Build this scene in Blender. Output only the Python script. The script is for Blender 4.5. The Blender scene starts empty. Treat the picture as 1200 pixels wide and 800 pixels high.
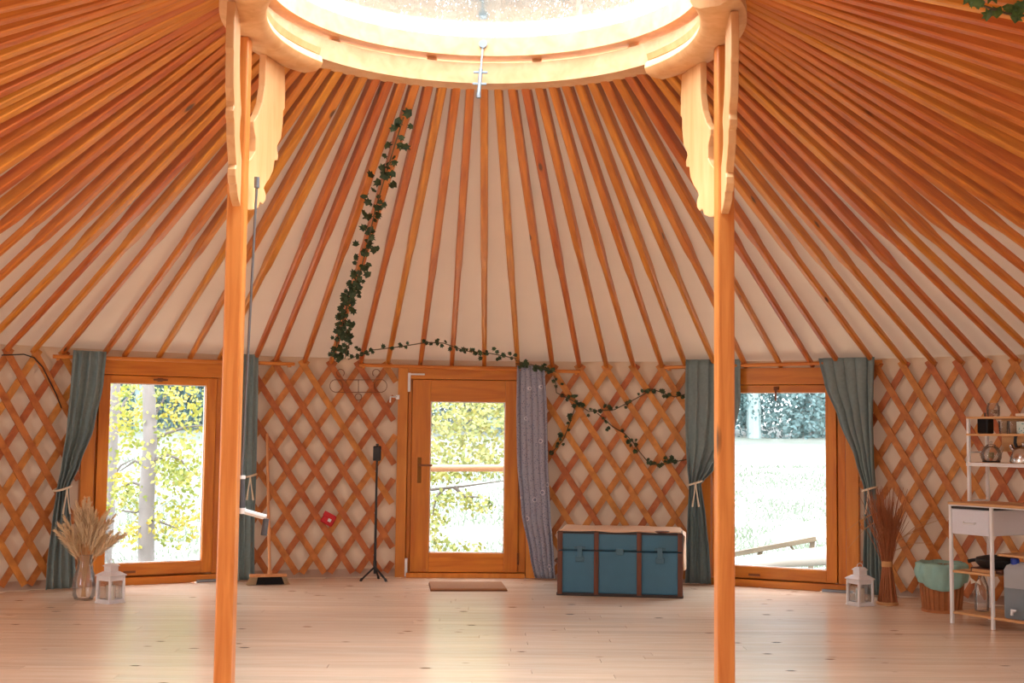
import bpy, math, random
from math import sin, cos, pi, radians, atan2, sqrt
from mathutils import Vector, Matrix
rnd = random.Random(11)
scene = bpy.context.scene
COL = scene.collection

# ------------------------------------------------------------------ camera
F, PITCH, ROLL, YAW, HC, CX = 1481.93, .0742, .0116, .0216, 1.275, .0218
R, RR, HW, HR, D, DR = 5.8546, 1.1694, 1.9037, 3.1716, 5.679, .0654498
_r0 = Vector((cos(YAW), -sin(YAW), 0))
FW = Vector((sin(YAW) * cos(PITCH), cos(YAW) * cos(PITCH), sin(PITCH)))
_u0 = _r0.cross(FW)
RT = _r0 * cos(ROLL) + _u0 * sin(ROLL)
UP = _u0 * cos(ROLL) - _r0 * sin(ROLL)
EYE = Vector((CX, 0, HC))
cd = bpy.data.cameras.new('camera')
cam = bpy.data.objects.new('camera', cd)
COL.objects.link(cam)
cam.matrix_world = Matrix(((RT.x, UP.x, -FW.x, EYE.x), (RT.y, UP.y, -FW.y, EYE.y), (RT.z, UP.z, -FW.z, EYE.z), (0, 0, 0, 1)))
cd.sensor_width = 36
cd.lens = F / 1200 * 36
cd.clip_start = .02
scene.camera = cam

# ------------------------------------------------------------------ world, light, exposure
world = bpy.data.worlds.new('world')
scene.world = world
world.use_nodes = True
bg = world.node_tree.nodes['Background']
bg.inputs[0].default_value = (.86, .94, 1.0, 1)
ZENITH = 18.0  # overcast sky: the zenith three times as bright as the horizon
_nt = world.node_tree
_tc, _sp, _mr = _nt.nodes.new('ShaderNodeTexCoord'), _nt.nodes.new('ShaderNodeSeparateXYZ'), _nt.nodes.new('ShaderNodeMapRange')
_nt.links.new(_tc.outputs['Generated'], _sp.inputs[0])
_nt.links.new(_sp.outputs['Z'], _mr.inputs['Value'])
_mr.inputs['To Min'].default_value, _mr.inputs['To Max'].default_value = ZENITH / 3, ZENITH
_nt.links.new(_mr.outputs[0], bg.inputs[1])
vs = scene.view_settings
vs.view_transform = 'Standard'
vs.look = 'None'
vs.exposure = .32
vs.gamma = 1.0
scene.cycles.transparent_max_bounces = 40


def area(name, loc, target, sx, sy, power, color):
    l = bpy.data.lights.new(name, 'AREA')
    l.shape = 'RECTANGLE'
    l.size, l.size_y, l.energy, l.color = sx, sy, power, color
    o = bpy.data.objects.new(name, l)
    COL.objects.link(o)
    o.location = loc
    o.rotation_euler = (Vector(target) - Vector(loc)).to_track_quat('-Z', 'Y').to_euler()
    return o


area('front_fill_light', (0, -.06, 1.15), (0, 3.4, 0), 3.4, 1.7, 34, (1, .975, .95))  # added fill lamp behind the camera; the front wall has no doorway
area('left_fill_light', (5.62 * sin(radians(-108)), D + 5.62 * cos(radians(-108)), .95), (3.6, 9.2, .5), 1.4, 1.5, 72, (.93, .975, 1))  # added fill to brighten the right side; no window is built here
area('right_fill_light', (5.62 * sin(radians(108)), D + 5.62 * cos(radians(108)), .95), (-3.2, 9.2, .4), 1.4, 1.5, 20, (.97, .98, 1))  # weaker added fill from the right, before plain canvas without a window


# ------------------------------------------------------------------ geometry helpers
def ray(x, y):
    return RT * ((x - 600) / F) - UP * ((y - 400) / F) + FW


def on_floor(x, y, z=0.):
    v = ray(x, y)
    return EYE + v * ((z - HC) / v.z)


def aty(x, y, Y):
    v = ray(x, y)
    return EYE + v * (Y / v.y)


def on_wall(x, y, r=R):
    v = ray(x, y)
    ox, oy = EYE.x, EYE.y - D
    a = v.x ** 2 + v.y ** 2
    b = ox * v.x + oy * v.y
    c = ox * ox + oy * oy - r * r
    return EYE + v * ((-b + sqrt(b * b - a * c)) / a)


def wall_az(x, y, r=R):
    p = on_wall(x, y, r)
    return atan2(p.x, p.y - D), p.z


def cyl_pt(az, z, r):
    return Vector((r * sin(az), D + r * cos(az), z))


def roof_z(rho):
    return HR + (HW - HR) * (rho - RR) / (R - RR)


def on_roof(x, y, off=-.06):
    v = ray(x, y)
    lo, hi = 1.5, 13.
    t = lo
    prev = None
    while t < hi:
        p = EYE + v * t
        g = p.z - (roof_z(sqrt(p.x ** 2 + (p.y - D) ** 2)) + off)
        if prev is not None and prev < 0 <= g:
            return p
        prev = g
        t += .01
    return EYE + v * 10


class MB:
    def __init__(s):
        s.v, s.f, s.m = [], [], []
        s.mi = 0

    def add(s, vs_, fs):
        n = len(s.v)
        s.v += [Vector(v) for v in vs_]
        s.f += [tuple(i + n for i in f) for f in fs]
        s.m += [s.mi] * len(fs)
        return s

    def box(s, c, d, M=None):
        x, y, z = d[0] / 2, d[1] / 2, d[2] / 2
        vs_ = [Vector((i * x, j * y, k * z)) for i in (-1, 1) for j in (-1, 1) for k in (-1, 1)]
        c = Vector(c)
        vs_ = [(M @ v if M else v) + c for v in vs_]
        return s.add(vs_, [(0, 1, 3, 2), (4, 6, 7, 5), (0, 4, 5, 1), (2, 3, 7, 6), (0, 2, 6, 4), (1, 5, 7, 3)])

    def bb(s, x0, x1, y0, y1, z0, z1):
        return s.box(((x0 + x1) / 2, (y0 + y1) / 2, (z0 + z1) / 2), (abs(x1 - x0), abs(y1 - y0), abs(z1 - z0)))

    def tube(s, pts, r, n=8, cap=True):
        pts = [Vector(p) for p in pts]
        rs = r if isinstance(r, (list, tuple)) else [r] * len(pts)
        base = len(s.v)
        vs_, fs = [], []
        up = None
        for i, p in enumerate(pts):
            t = (pts[min(i + 1, len(pts) - 1)] - pts[max(i - 1, 0)])
            t = t.normalized() if t.length > 1e-9 else Vector((0, 0, 1))
            if up is None:
                up = Vector((0, 0, 1)) if abs(t.z) < .9 else Vector((1, 0, 0))
            a = up - t * up.dot(t)
            a = a.normalized() if a.length > 1e-6 else t.orthogonal().normalized()
            up = a
            b = t.cross(a)
            for k in range(n):
                q = 2 * pi * k / n
                vs_.append(p + (a * cos(q) + b * sin(q)) * rs[i])
        for i in range(len(pts) - 1):
            for k in range(n):
                k2 = (k + 1) % n
                fs.append((i * n + k, i * n + k2, (i + 1) * n + k2, (i + 1) * n + k))
        if cap:
            fs.append(tuple(range(n - 1, -1, -1)))
            fs.append(tuple((len(pts) - 1) * n + k for k in range(n)))
        return s.add(vs_, fs)

    def lathe(s, prof, n=24, c=(0, 0, 0), closed=False, a0=0., a1=2 * pi):
        full = abs(a1 - a0 - 2 * pi) < 1e-6
        m = n if full else n + 1
        c = Vector(c)
        vs_, fs = [], []
        for k in range(m):
            q = a0 + (a1 - a0) * k / n
            for r, z in prof:
                vs_.append(c + Vector((r * sin(q), r * cos(q), z)))
        L = len(prof)
        for k in range(n):
            k2 = (k + 1) % m
            for j in range(L if closed else L - 1):
                j2 = (j + 1) % L
                fs.append((k * L + j, k * L + j2, k2 * L + j2, k2 * L + j))
        if closed and not full:
            fs.append(tuple(range(L)))
            fs.append(tuple(n * L + j for j in range(L - 1, -1, -1)))
        return s.add(vs_, fs)

    def prism(s, poly, o, ax, ay, ext):
        o, ax, ay, ext = Vector(o), Vector(ax), Vector(ay), Vector(ext)
        n = len(poly)
        vs_ = [o + ax * x + ay * y - ext / 2 for x, y in poly] + [o + ax * x + ay * y + ext / 2 for x, y in poly]
        fs = [tuple(range(n)), tuple(range(2 * n - 1, n - 1, -1))]
        for i in range(n):
            j = (i + 1) % n
            fs.append((i, i + n, j + n, j))
        return s.add(vs_, fs)

    def grid(s, rows):
        nr, nc = len(rows), len(rows[0])
        return s.add([p for r_ in rows for p in r_], [(i * nc + j, i * nc + j + 1, (i + 1) * nc + j + 1, (i + 1) * nc + j) for i in range(nr - 1) for j in range(nc - 1)])

    def build(s, name, mat, parent=None, smooth=False, bevel=0, off=None, solid=0, structure=False, seg=2):
        me = bpy.data.meshes.new(name)
        o3 = Vector(off) if off else Vector((0, 0, 0))
        me.from_pydata([v - o3 for v in s.v], [], s.f)
        for m_ in (mat if isinstance(mat, (list, tuple)) else [mat]):
            me.materials.append(m_)
        if isinstance(mat, (list, tuple)):
            me.polygons.foreach_set('material_index', s.m)
        import bmesh
        bm = bmesh.new()
        bm.from_mesh(me)
        bmesh.ops.recalc_face_normals(bm, faces=bm.faces)
        bm.to_mesh(me)
        bm.free()
        if smooth:
            me.polygons.foreach_set('use_smooth', [True] * len(me.polygons))
            if smooth != 'all':
                me.set_sharp_from_angle(angle=radians(40))
        ob = bpy.data.objects.new(name, me)
        COL.objects.link(ob)
        if parent:
            ob.parent = parent
        if off:
            ob.location = o3
        if bevel:
            b = ob.modifiers.new('bevel', 'BEVEL')
            b.width, b.segments, b.limit_method = bevel, seg, 'ANGLE'
        if solid:
            b = ob.modifiers.new('solid', 'SOLIDIFY')
            b.thickness = solid
            b.offset = 0
        if structure:
            ob['kind'] = 'structure'
        return ob


def thing(name, label, cat, loc=(0, 0, 0), rz=0., group=None, kind=None):
    o = bpy.data.objects.new(name, None)
    o.empty_display_size = .1
    COL.objects.link(o)
    o.location = loc
    o.rotation_euler = (0, 0, rz)
    if kind:
        o['kind'] = kind
    return tag(o, label, cat, group)


def tag(o, label=None, cat=None, group=None):
    if label:
        o['label'] = label
    if cat:
        o['category'] = cat
    if group:
        o['group'] = group
    return o


def copy_tree(o, parent=None):
    c = o.copy()
    COL.objects.link(c)
    if parent:
        c.parent = parent
    for ch in list(o.children):
        copy_tree(ch, c)
    return c


# ------------------------------------------------------------------ materials
def lin(c):
    return tuple(((x / 255) / 12.92 if x / 255 <= .04045 else ((x / 255 + .055) / 1.055) ** 2.4) for x in c) + (1,)


def mat(name):
    m = bpy.data.materials.new(name)
    m.use_nodes = True
    nt = m.node_tree
    return m, nt, nt.nodes['Principled BSDF'], lambda t: nt.nodes.new(t), nt.links.new


def plain(name, rgb, rough=.6, metal=0., spec=.5, var=.0, scale=20, bump=0.):
    m, nt, p, N, L = mat(name)
    p.inputs['Base Color'].default_value = lin(rgb)
    p.inputs['Roughness'].default_value = rough
    p.inputs['Metallic'].default_value = metal
    p.inputs['Specular IOR Level'].default_value = spec
    if var or bump:
        tc, no = N('ShaderNodeTexCoord'), N('ShaderNodeTexNoise')
        no.inputs['Scale'].default_value = scale
        no.inputs['Detail'].default_value = 5
        L(tc.outputs['Object'], no.inputs['Vector'])
        if var:
            mx = N('ShaderNodeMix')
            mx.data_type = 'RGBA'
            a = lin(rgb)
            mx.inputs['A'].default_value = tuple(x * (1 - var) for x in a[:3]) + (1,)
            mx.inputs['B'].default_value = tuple(min(1, x * (1 + var)) for x in a[:3]) + (1,)
            L(no.outputs['Fac'], mx.inputs['Factor'])
            L(mx.outputs['Result'], p.inputs['Base Color'])
        if bump:
            b = N('ShaderNodeBump')
            b.inputs['Strength'].default_value = bump
            b.inputs['Distance'].default_value = .01
            L(no.outputs['Fac'], b.inputs['Height'])
            L(b.outputs['Normal'], p.inputs['Normal'])
    return m


def wood(name, light, dark, axis='x', grain=26., rough=.42, rand=.22, knots=0., knot_scale=(2., 9., 9.), knot_col=(95, 55, 28), hue=.0, spec=.4):
    m, nt, p, N, L = mat(name)
    tc, mp, no, ra, oi = N('ShaderNodeTexCoord'), N('ShaderNodeMapping'), N('ShaderNodeTexNoise'), N('ShaderNodeMix'), N('ShaderNodeObjectInfo')
    ra.data_type = 'RGBA'
    st = 2.0
    sc = {'x': (st, grain, grain), 'y': (grain, st, grain), 'z': (grain, grain, st), 'n': (12, 12, 12)}[axis]
    mp.inputs['Scale'].default_value = sc
    add = N('ShaderNodeVectorMath')
    add.operation = 'MULTIPLY_ADD'
    cb = N('ShaderNodeCombineXYZ')
    for k in range(3):
        L(oi.outputs['Random'], cb.inputs[k])
    add.inputs[1].default_value = (37, 53, 71)
    L(cb.outputs[0], add.inputs[0])
    L(tc.outputs['Object'], add.inputs[2])
    L(add.outputs[0], mp.inputs['Vector'])
    L(mp.outputs[0], no.inputs['Vector'])
    no.inputs['Scale'].default_value = 1.
    no.inputs['Detail'].default_value = 4
    no.inputs['Distortion'].default_value = .6
    rp = N('ShaderNodeMapRange')
    rp.inputs['From Min'].default_value, rp.inputs['From Max'].default_value = .3, .72
    L(no.outputs['Fac'], rp.inputs['Value'])
    ra.inputs['A'].default_value = lin(dark)
    ra.inputs['B'].default_value = lin(light)
    L(rp.outputs[0], ra.inputs['Factor'])
    out = ra.outputs['Result']
    hs = N('ShaderNodeHueSaturation')
    mr = N('ShaderNodeMapRange')
    mr.inputs['To Min'].default_value, mr.inputs['To Max'].default_value = 1 - rand, 1 + rand * .7
    L(oi.outputs['Random'], mr.inputs['Value'])
    L(mr.outputs[0], hs.inputs['Value'])
    if hue:
        mh = N('ShaderNodeMapRange')
        mh.inputs['To Min'].default_value, mh.inputs['To Max'].default_value = .5 - hue, .5 + hue
        L(oi.outputs['Random'], mh.inputs['Value'])
        L(mh.outputs[0], hs.inputs['Hue'])
    L(out, hs.inputs['Color'])
    out = hs.outputs['Color']
    if knots:
        vo, m2 = N('ShaderNodeTexVoronoi'), N('ShaderNodeMapping')
        m2.inputs['Scale'].default_value = knot_scale
        L(add.outputs[0], m2.inputs['Vector'])
        L(m2.outputs[0], vo.inputs['Vector'])
        vo.inputs['Scale'].default_value = 1.
        mk = N('ShaderNodeMapRange')
        mk.inputs['From Min'].default_value, mk.inputs['From Max'].default_value = knots * .55, knots
        mk.inputs['To Min'].default_value, mk.inputs['To Max'].default_value = 1, 0
        L(vo.outputs['Distance'], mk.inputs['Value'])
        # only some of the cells hold a knot
        sp, gt, mu = N('ShaderNodeSeparateColor'), N('ShaderNodeMath'), N('ShaderNodeMath')
        gt.operation, mu.operation = 'GREATER_THAN', 'MULTIPLY'
        gt.inputs[1].default_value = .55
        L(vo.outputs['Color'], sp.inputs[0])
        L(sp.outputs[0], gt.inputs[0])
        L(gt.outputs[0], mu.inputs[0])
        L(mk.outputs[0], mu.inputs[1])
        mx = N('ShaderNodeMix')
        mx.data_type = 'RGBA'
        L(mu.outputs[0], mx.inputs['Factor'])
        L(out, mx.inputs['A'])
        mx.inputs['B'].default_value = lin(knot_col)
        out = mx.outputs['Result']
    L(out, p.inputs['Base Color'])
    p.inputs['Roughness'].default_value = rough
    p.inputs['Specular IOR Level'].default_value = spec
    b = N('ShaderNodeBump')
    b.inputs['Strength'].default_value = .12
    b.inputs['Distance'].default_value = .004
    L(no.outputs['Fac'], b.inputs['Height'])
    L(b.outputs['Normal'], p.inputs['Normal'])
    return m


def clear(name, tint=(1, 1, 1), gloss=1.0, rough=.02, body=0., bodycol=(235, 240, 240)):
    m, nt, p, N, L = mat(name)
    out = nt.nodes['Material Output']
    tr, gl, fr, mx = N('ShaderNodeBsdfTransparent'), N('ShaderNodeBsdfGlossy'), N('ShaderNodeFresnel'), N('ShaderNodeMixShader')
    tr.inputs[0].default_value = (*tint, 1)
    gl.inputs['Roughness'].default_value = rough
    fr.inputs[0].default_value = 1.45
    mu = N('ShaderNodeMath')
    mu.operation = 'MULTIPLY'
    mu.inputs[1].default_value = gloss
    L(fr.outputs[0], mu.inputs[0])
    L(mu.outputs[0], mx.inputs[0])
    L(tr.outputs[0], mx.inputs[1])
    L(gl.outputs[0], mx.inputs[2])
    last = mx.outputs[0]
    if body:
        tl, df, m3, m2 = N('ShaderNodeBsdfTranslucent'), N('ShaderNodeBsdfDiffuse'), N('ShaderNodeMixShader'), N('ShaderNodeMixShader')
        tl.inputs[0].default_value = lin(bodycol)
        df.inputs[0].default_value = lin(bodycol)
        m3.inputs[0].default_value = .4
        L(tl.outputs[0], m3.inputs[1])
        L(df.outputs[0], m3.inputs[2])
        m2.inputs[0].default_value = body
        L(last, m2.inputs[1])
        L(m3.outputs[0], m2.inputs[2])
        last = m2.outputs[0]
    L(last, out.inputs['Surface'])
    return m


def cloth(name, rgb, trans=.15, rough=.9, var=.12, scale=60, pattern=None):
    m, nt, p, N, L = mat(name)
    out = nt.nodes['Material Output']
    tc, no = N('ShaderNodeTexCoord'), N('ShaderNodeTexNoise')
    no.inputs['Scale'].default_value = scale
    L(tc.outputs['Object'], no.inputs['Vector'])
    mx = N('ShaderNodeMix')
    mx.data_type = 'RGBA'
    a = lin(rgb)
    mx.inputs['A'].default_value = tuple(x * (1 - var) for x in a[:3]) + (1,)
    mx.inputs['B'].default_value = tuple(min(1, x * (1 + var)) for x in a[:3]) + (1,)
    L(no.outputs['Fac'], mx.inputs['Factor'])
    col = mx.outputs['Result']
    if pattern:  # printed dots: large pale rings and small dark specks
        for sc, lo, hi, c in pattern:
            vo, mr, m2 = N('ShaderNodeTexVoronoi'), N('ShaderNodeMapRange'), N('ShaderNodeMix')
            m2.data_type = 'RGBA'
            vo.inputs['Scale'].default_value = sc
            L(tc.outputs['Object'], vo.inputs['Vector'])
            mr.inputs['From Min'].default_value, mr.inputs['From Max'].default_value = lo, hi
            mr.inputs['To Min'].default_value, mr.inputs['To Max'].default_value = 1, 0
            L(vo.outputs['Distance'], mr.inputs['Value'])
            L(mr.outputs[0], m2.inputs['Factor'])
            L(col, m2.inputs['A'])
            m2.inputs['B'].default_value = lin(c)
            col = m2.outputs['Result']
    L(col, p.inputs['Base Color'])
    p.inputs['Roughness'].default_value = rough
    p.inputs['Specular IOR Level'].default_value = .2
    if trans:
        tl, ms = N('ShaderNodeBsdfTranslucent'), N('ShaderNodeMixShader')
        L(col, tl.inputs[0])
        ms.inputs[0].default_value = trans
        L(p.outputs[0], ms.inputs[1])
        L(tl.outputs[0], ms.inputs[2])
        L(ms.outputs[0], out.inputs['Surface'])
    return m


def leafy(name, cols, scale=1.6, trans=.35):
    m, nt, p, N, L = mat(name)
    out = nt.nodes['Material Output']
    tc, no, cr = N('ShaderNodeTexCoord'), N('ShaderNodeTexNoise'), N('ShaderNodeValToRGB')
    no.inputs['Scale'].default_value = scale
    no.inputs['Detail'].default_value = 6
    L(tc.outputs['Object'], no.inputs['Vector'])
    e = cr.color_ramp.elements
    e[0].position, e[1].position = .3, .7
    e[0].color, e[1].color = lin(cols[0]), lin(cols[-1])
    for i, c in enumerate(cols[1:-1]):
        k = e.new(.3 + .4 * (i + 1) / (len(cols) - 1))
        k.color = lin(c)
    L(no.outputs['Fac'], cr.inputs[0])
    L(cr.outputs[0], p.inputs['Base Color'])
    p.inputs['Roughness'].default_value = .6
    tl, ms = N('ShaderNodeBsdfTranslucent'), N('ShaderNodeMixShader')
    L(cr.outputs[0], tl.inputs[0])
    ms.inputs[0].default_value = trans
    L(p.outputs[0], ms.inputs[1])
    L(tl.outputs[0], ms.inputs[2])
    L(ms.outputs[0], out.inputs['Surface'])
    return m


M_POLE = wood('pole_wood', (222, 136, 50), (184, 96, 28), 'x', 30, .42, .13, knots=.11, knot_scale=(1.6, 7, 7), hue=.012)
M_SLAT = wood('slat_wood', (212, 134, 66), (172, 96, 40), 'n', 12, .55, .16, hue=.012)
M_RING = wood('ring_wood', (228, 180, 134), (212, 156, 106), 'n', 6, .4, .05)
M_POST = wood('post_wood', (222, 142, 72), (196, 110, 46), 'z', 30, .4, .06, knots=.12, knot_scale=(7, 7, 1.2))
M_BRACK = wood('bracket_wood', (228, 176, 124), (212, 152, 96), 'z', 16, .45, .05)
M_FRX = wood('frame_wood_level', (222, 138, 40), (196, 106, 22), 'x', 22, .35, .12)
M_FRZ = wood('frame_wood_upright', (222, 138, 40), (196, 106, 22), 'z', 22, .35, .12)
M_CAS = wood('casing_wood', (228, 148, 58), (206, 120, 38), 'z', 20, .4, .1)
M_ROD = wood('rod_wood', (224, 144, 64), (198, 112, 40), 'x', 30, .4, .05)
M_FLOOR = wood('floor_pine', (246, 222, 198), (236, 206, 178), 'x', 14, .23, .08, knots=.14, knot_scale=(3.4, 7.5, 5), knot_col=(120, 78, 50), spec=.85)
M_BOARD = wood('shelf_wood', (224, 176, 124), (200, 146, 94), 'x', 22, .5, .05)
M_OUTWOOD = wood('weathered_wood', (88, 75, 57), (72, 59, 44), 'x', 14, .8, .1)
M_CANVAS = cloth('canvas', (224, 197, 170), trans=.014, var=.03, scale=3)
M_CURT = cloth('curtain_cloth', (134, 150, 150), trans=.12, var=.15, scale=40)
M_DOORCURT = cloth('print_cloth', (168, 168, 182), trans=.12, var=.15, scale=90, pattern=[(60, .2, .3, (112, 114, 138)), (9.5, .2, .22, (214, 212, 218)), (9.5, .13, .15, (140, 142, 160))])
M_ROPE = plain('cream_rope', (222, 205, 180), .9)
M_WHITE = plain('white_metal', (232, 230, 230), .45)
M_LANT = plain('lantern_white', (228, 224, 226), .5, var=.05)
M_WAX = plain('candle_wax', (240, 230, 215), .5)
M_BLACK = plain('black_plastic', (24, 24, 26), .5)
M_GREY = plain('grey_plastic', (80, 80, 86), .5)
M_IRON = plain('cast_iron', (26, 27, 28), .55, .2)
M_STEEL = plain('brushed_steel', (205, 205, 205), .25, 1.)
M_CHROME = plain('galvanised_steel', (128, 132, 138), .4, .7)
M_WIRE = plain('rusty_wire', (128, 72, 34), .7)
M_TRUNK = plain('trunk_teal', (58, 106, 130), .55, var=.12, scale=9)
M_TRUNKWOOD = wood('trunk_batten', (112, 62, 38), (78, 42, 26), 'z', 30, .5, .08)
M_DARKEDGE = plain('trunk_edging', (44, 34, 30), .6)
M_LATCH = plain('painted_latch', (74, 106, 122), .45, .5)
M_RUNNER = cloth('linen_runner', (226, 190, 160), trans=.0, var=.06)
M_MAT = plain('coir_mat', (166, 112, 72), .95, var=.2, scale=120, bump=.4)
M_MATEDGE = plain('mat_edge', (120, 72, 42), .9)
M_RED = plain('red_fabric', (190, 26, 34), .7)
M_BRIST = plain('black_bristle', (28, 27, 30), .9)
M_BRIST2 = plain('tan_bristle', (196, 172, 138), .9)
M_BROOM = wood('broom_wood', (222, 160, 108), (200, 132, 82), 'z', 20, .55, .05)
M_PLUME = plain('pampas_plume', (250, 214, 174), .95, var=.18, scale=14)
M_STRAW = plain('straw', (206, 156, 104), .9, var=.15, scale=20)
M_TWIG = plain('brown_twig', (176, 110, 72), .85, var=.3, scale=14)
M_WICKER = plain('wicker', (178, 112, 66), .75, var=.25, scale=24)
M_LINER = cloth('teal_liner', (160, 200, 190), trans=.1, var=.08, scale=20)
M_DRAWER = cloth('white_felt', (222, 222, 230), trans=.0, var=.03)
M_BLUE = plain('blue_plastic', (26, 62, 168), .4)
M_MUG = cloth('blue_print_ceramic', (206, 222, 218), trans=0, rough=.3, var=.02, pattern=[(60, .22, .3, (86, 150, 150))])
M_IVY = leafy('ivy_leaf', [(34, 52, 30), (52, 72, 40), (70, 86, 48)], 30, .1)
M_IVYGREEN = leafy('ivy_leaf_light', [(44, 70, 26), (70, 100, 40), (96, 120, 56)], 30, .15)
M_VINE = plain('vine_stem', (88, 74, 48), .8)
M_GLASS = clear('pane_glass', (1, 1, 1), .7)
M_VASE = clear('vase_glass', (.99, .995, .995), .8, .03, body=.05)
M_DOME = clear('dome_plastic', (.74, .8, .8), .5, .15, body=.03, bodycol=(235, 242, 240))
M_JERRY = clear('milky_plastic', (.8, .85, .88), .5, .2, body=.9, bodycol=(236, 240, 244))
M_WATER = clear('water_in_can', (.7, .78, .84), .3, .1, body=.92, bodycol=(190, 204, 214))
M_BARK = plain('birch_bark', (88, 81, 77), .9, var=.35, scale=7, bump=.5)
M_BRANCH = plain('branch_bark', (70, 62, 56), .9)
M_YELLOW = leafy('autumn_leaf', [(140, 114, 30), (123, 114, 34), (87, 98, 30), (146, 117, 43)], 2.2, .35)
M_LIME = leafy('lime_leaf', [(123, 110, 34), (85, 94, 27), (110, 103, 30), (62, 75, 27)], 3.5, .25)
M_FOREST = leafy('haze_tinted_leaf', [(79, 103, 104), (88, 112, 112), (95, 117, 114), (84, 108, 108)], .3, .5)  # distance haze painted into the leaf colour as pale teal
M_FARTRUNK = plain('haze_tinted_trunk', (116, 130, 128), .9)  # trunk colour paled to imitate haze
M_MEADOW = leafy('meadow', [(77, 84, 73), (85, 89, 80), (92, 94, 87), (82, 87, 77)], .6, .0)
M_LATH = plain('seat_batten', (135, 104, 75), .7)

# ------------------------------------------------------------------ the yurt shell
ROOT = (0, D, 0)
openings = {}
AZW1 = (radians(-34.19), radians(-21.7))
AZD = (radians(-7.43), radians(4.95))
AZW2 = (radians(19.34), radians(32.85))

# floor: slab with planks on it
fl = MB().lathe([(0, -.03), (6.1, -.03), (6.1, -.25), (0, -.25)], 64, ROOT).build('floor', M_FLOOR, structure=True)
W = .118
row = 0
y = 4.55
while y < D + R - .02:
    yy = min(y + W, D + R)
    half = sqrt(max(.05, (R + .02) ** 2 - (max(abs(y - D), abs(yy - D))) ** 2))
    half = min(half, 1.4 + y * .36)
    cuts = [-half]
    x = -half + rnd.uniform(.8, 3.2)
    while x < half - .5:
        cuts.append(x)
        x += rnd.uniform(2.6, 4.2)
    cuts.append(half)
    for a, b in zip(cuts, cuts[1:]):
        if b - a < .1:
            continue
        c = Vector(((a + b) / 2, (y + yy) / 2, -.015))
        MB().box(c, (b - a - .003, yy - y - .0025, .03)).build('floor_plank', M_FLOOR, fl, off=c)
    y += W
    row += 1

# canvas wall with its openings
rw = R + .05


def wall_strip(mb, a0, a1, z0, z1, n):
    mb.grid([[cyl_pt(a0 + (a1 - a0) * k / n, z, rw) for k in range(n + 1)] for z in (z0, z1)])


bands = [(radians(-98), AZW1[0]), (AZW1[1], AZD[0]), (AZD[1], AZW2[0]), (AZW2[1], radians(98))]
b_ = MB()
for a0, a1 in bands:
    wall_strip(b_, a0 - .01, a1 + .01, -.06, HW + .06, max(4, int(abs(a1 - a0) * 14)))
for a0, a1 in (AZW1, AZD, AZW2):
    wall_strip(b_, a0, a1, HW - .09, HW + .06, 6)
b_.build('wall_back', M_CANVAS, structure=True)
b_ = MB()
wall_strip(b_, radians(98), radians(262), -.06, HW + .06, 40)
b_.build('wall_front', M_CANVAS, structure=True)
# thin wooden kick board along the foot of the canvas
for i_, (a0, a1) in enumerate(bands):
    k_ = MB()
    n = 20
    k_.grid([[cyl_pt(a0 + (a1 - a0) * k / n, z, r_) for k in range(n + 1)] for r_, z in ((rw - .012, .0), (rw - .012, .07), (rw + .01, .07))])
    k_.build(['baseboard_left', 'baseboard_left_of_door', 'baseboard_right_of_door', 'baseboard_right'][i_], plain('kick_board%d' % i_, (196, 166, 146), .8), structure=True)

POLE_AZ = [-98.6, -94.0, -89.6, -85.5, -81.7, -78.3, -75.2, -72.3, -69.8, -67.0, -64.4, -61.6, -58.5, -55.6, -53.1, -50.9, -48.6, -46.3, -44.1, -42.2, -40.3, -38.2, -35.9, -32.6, -30.9, -28.1, -25.5, -23.0, -20.0, -18.2, -15.7, -13.4, -10.8, -8.4, -5.5, -2.7, 0.2, 3.2, 6.3, 8.7, 11.1, 13.5, 16.0, 18.1, 20.7, 23.3, 26.3, 29.0, 31.3, 34.2, 36.7, 39.0, 41.2, 43.0, 45.5, 47.3, 49.4, 51.7, 54.2, 56.9, 59.5, 61.6, 64.1, 67.0, 70.4, 73.8, 76.9, 80.5, 84.8, 89.2, 94.0, 99.1, 103.8, 108.6, 113.0, 119.7, 126.5, 133.2, 140.0, 146.7, 153.5, 160.2, 167.0, 173.7, 180.5, 187.2, 193.9, 200.7, 207.4, 214.2, 220.9, 227.7, 234.4, 241.2, 247.9, 254.7]

# roof canvas above the poles
rows = []
for t in (0, .25, .5, .75, 1):
    r_ = []
    for k in range(97):
        i = k - 36
        a0 = i * DR
        a1 = radians(POLE_AZ[k % 96]) + (2 * pi if k == 96 else 0)
        A = cyl_pt(a0, HR + .095, RR - .01)
        B = cyl_pt(a1, HW + .05, R + .05)
        r_.append(A + (B - A) * (t * 1.025))
    rows.append(r_)
ceil = MB().grid(rows).build('ceiling', M_CANVAS, structure=True)


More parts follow.
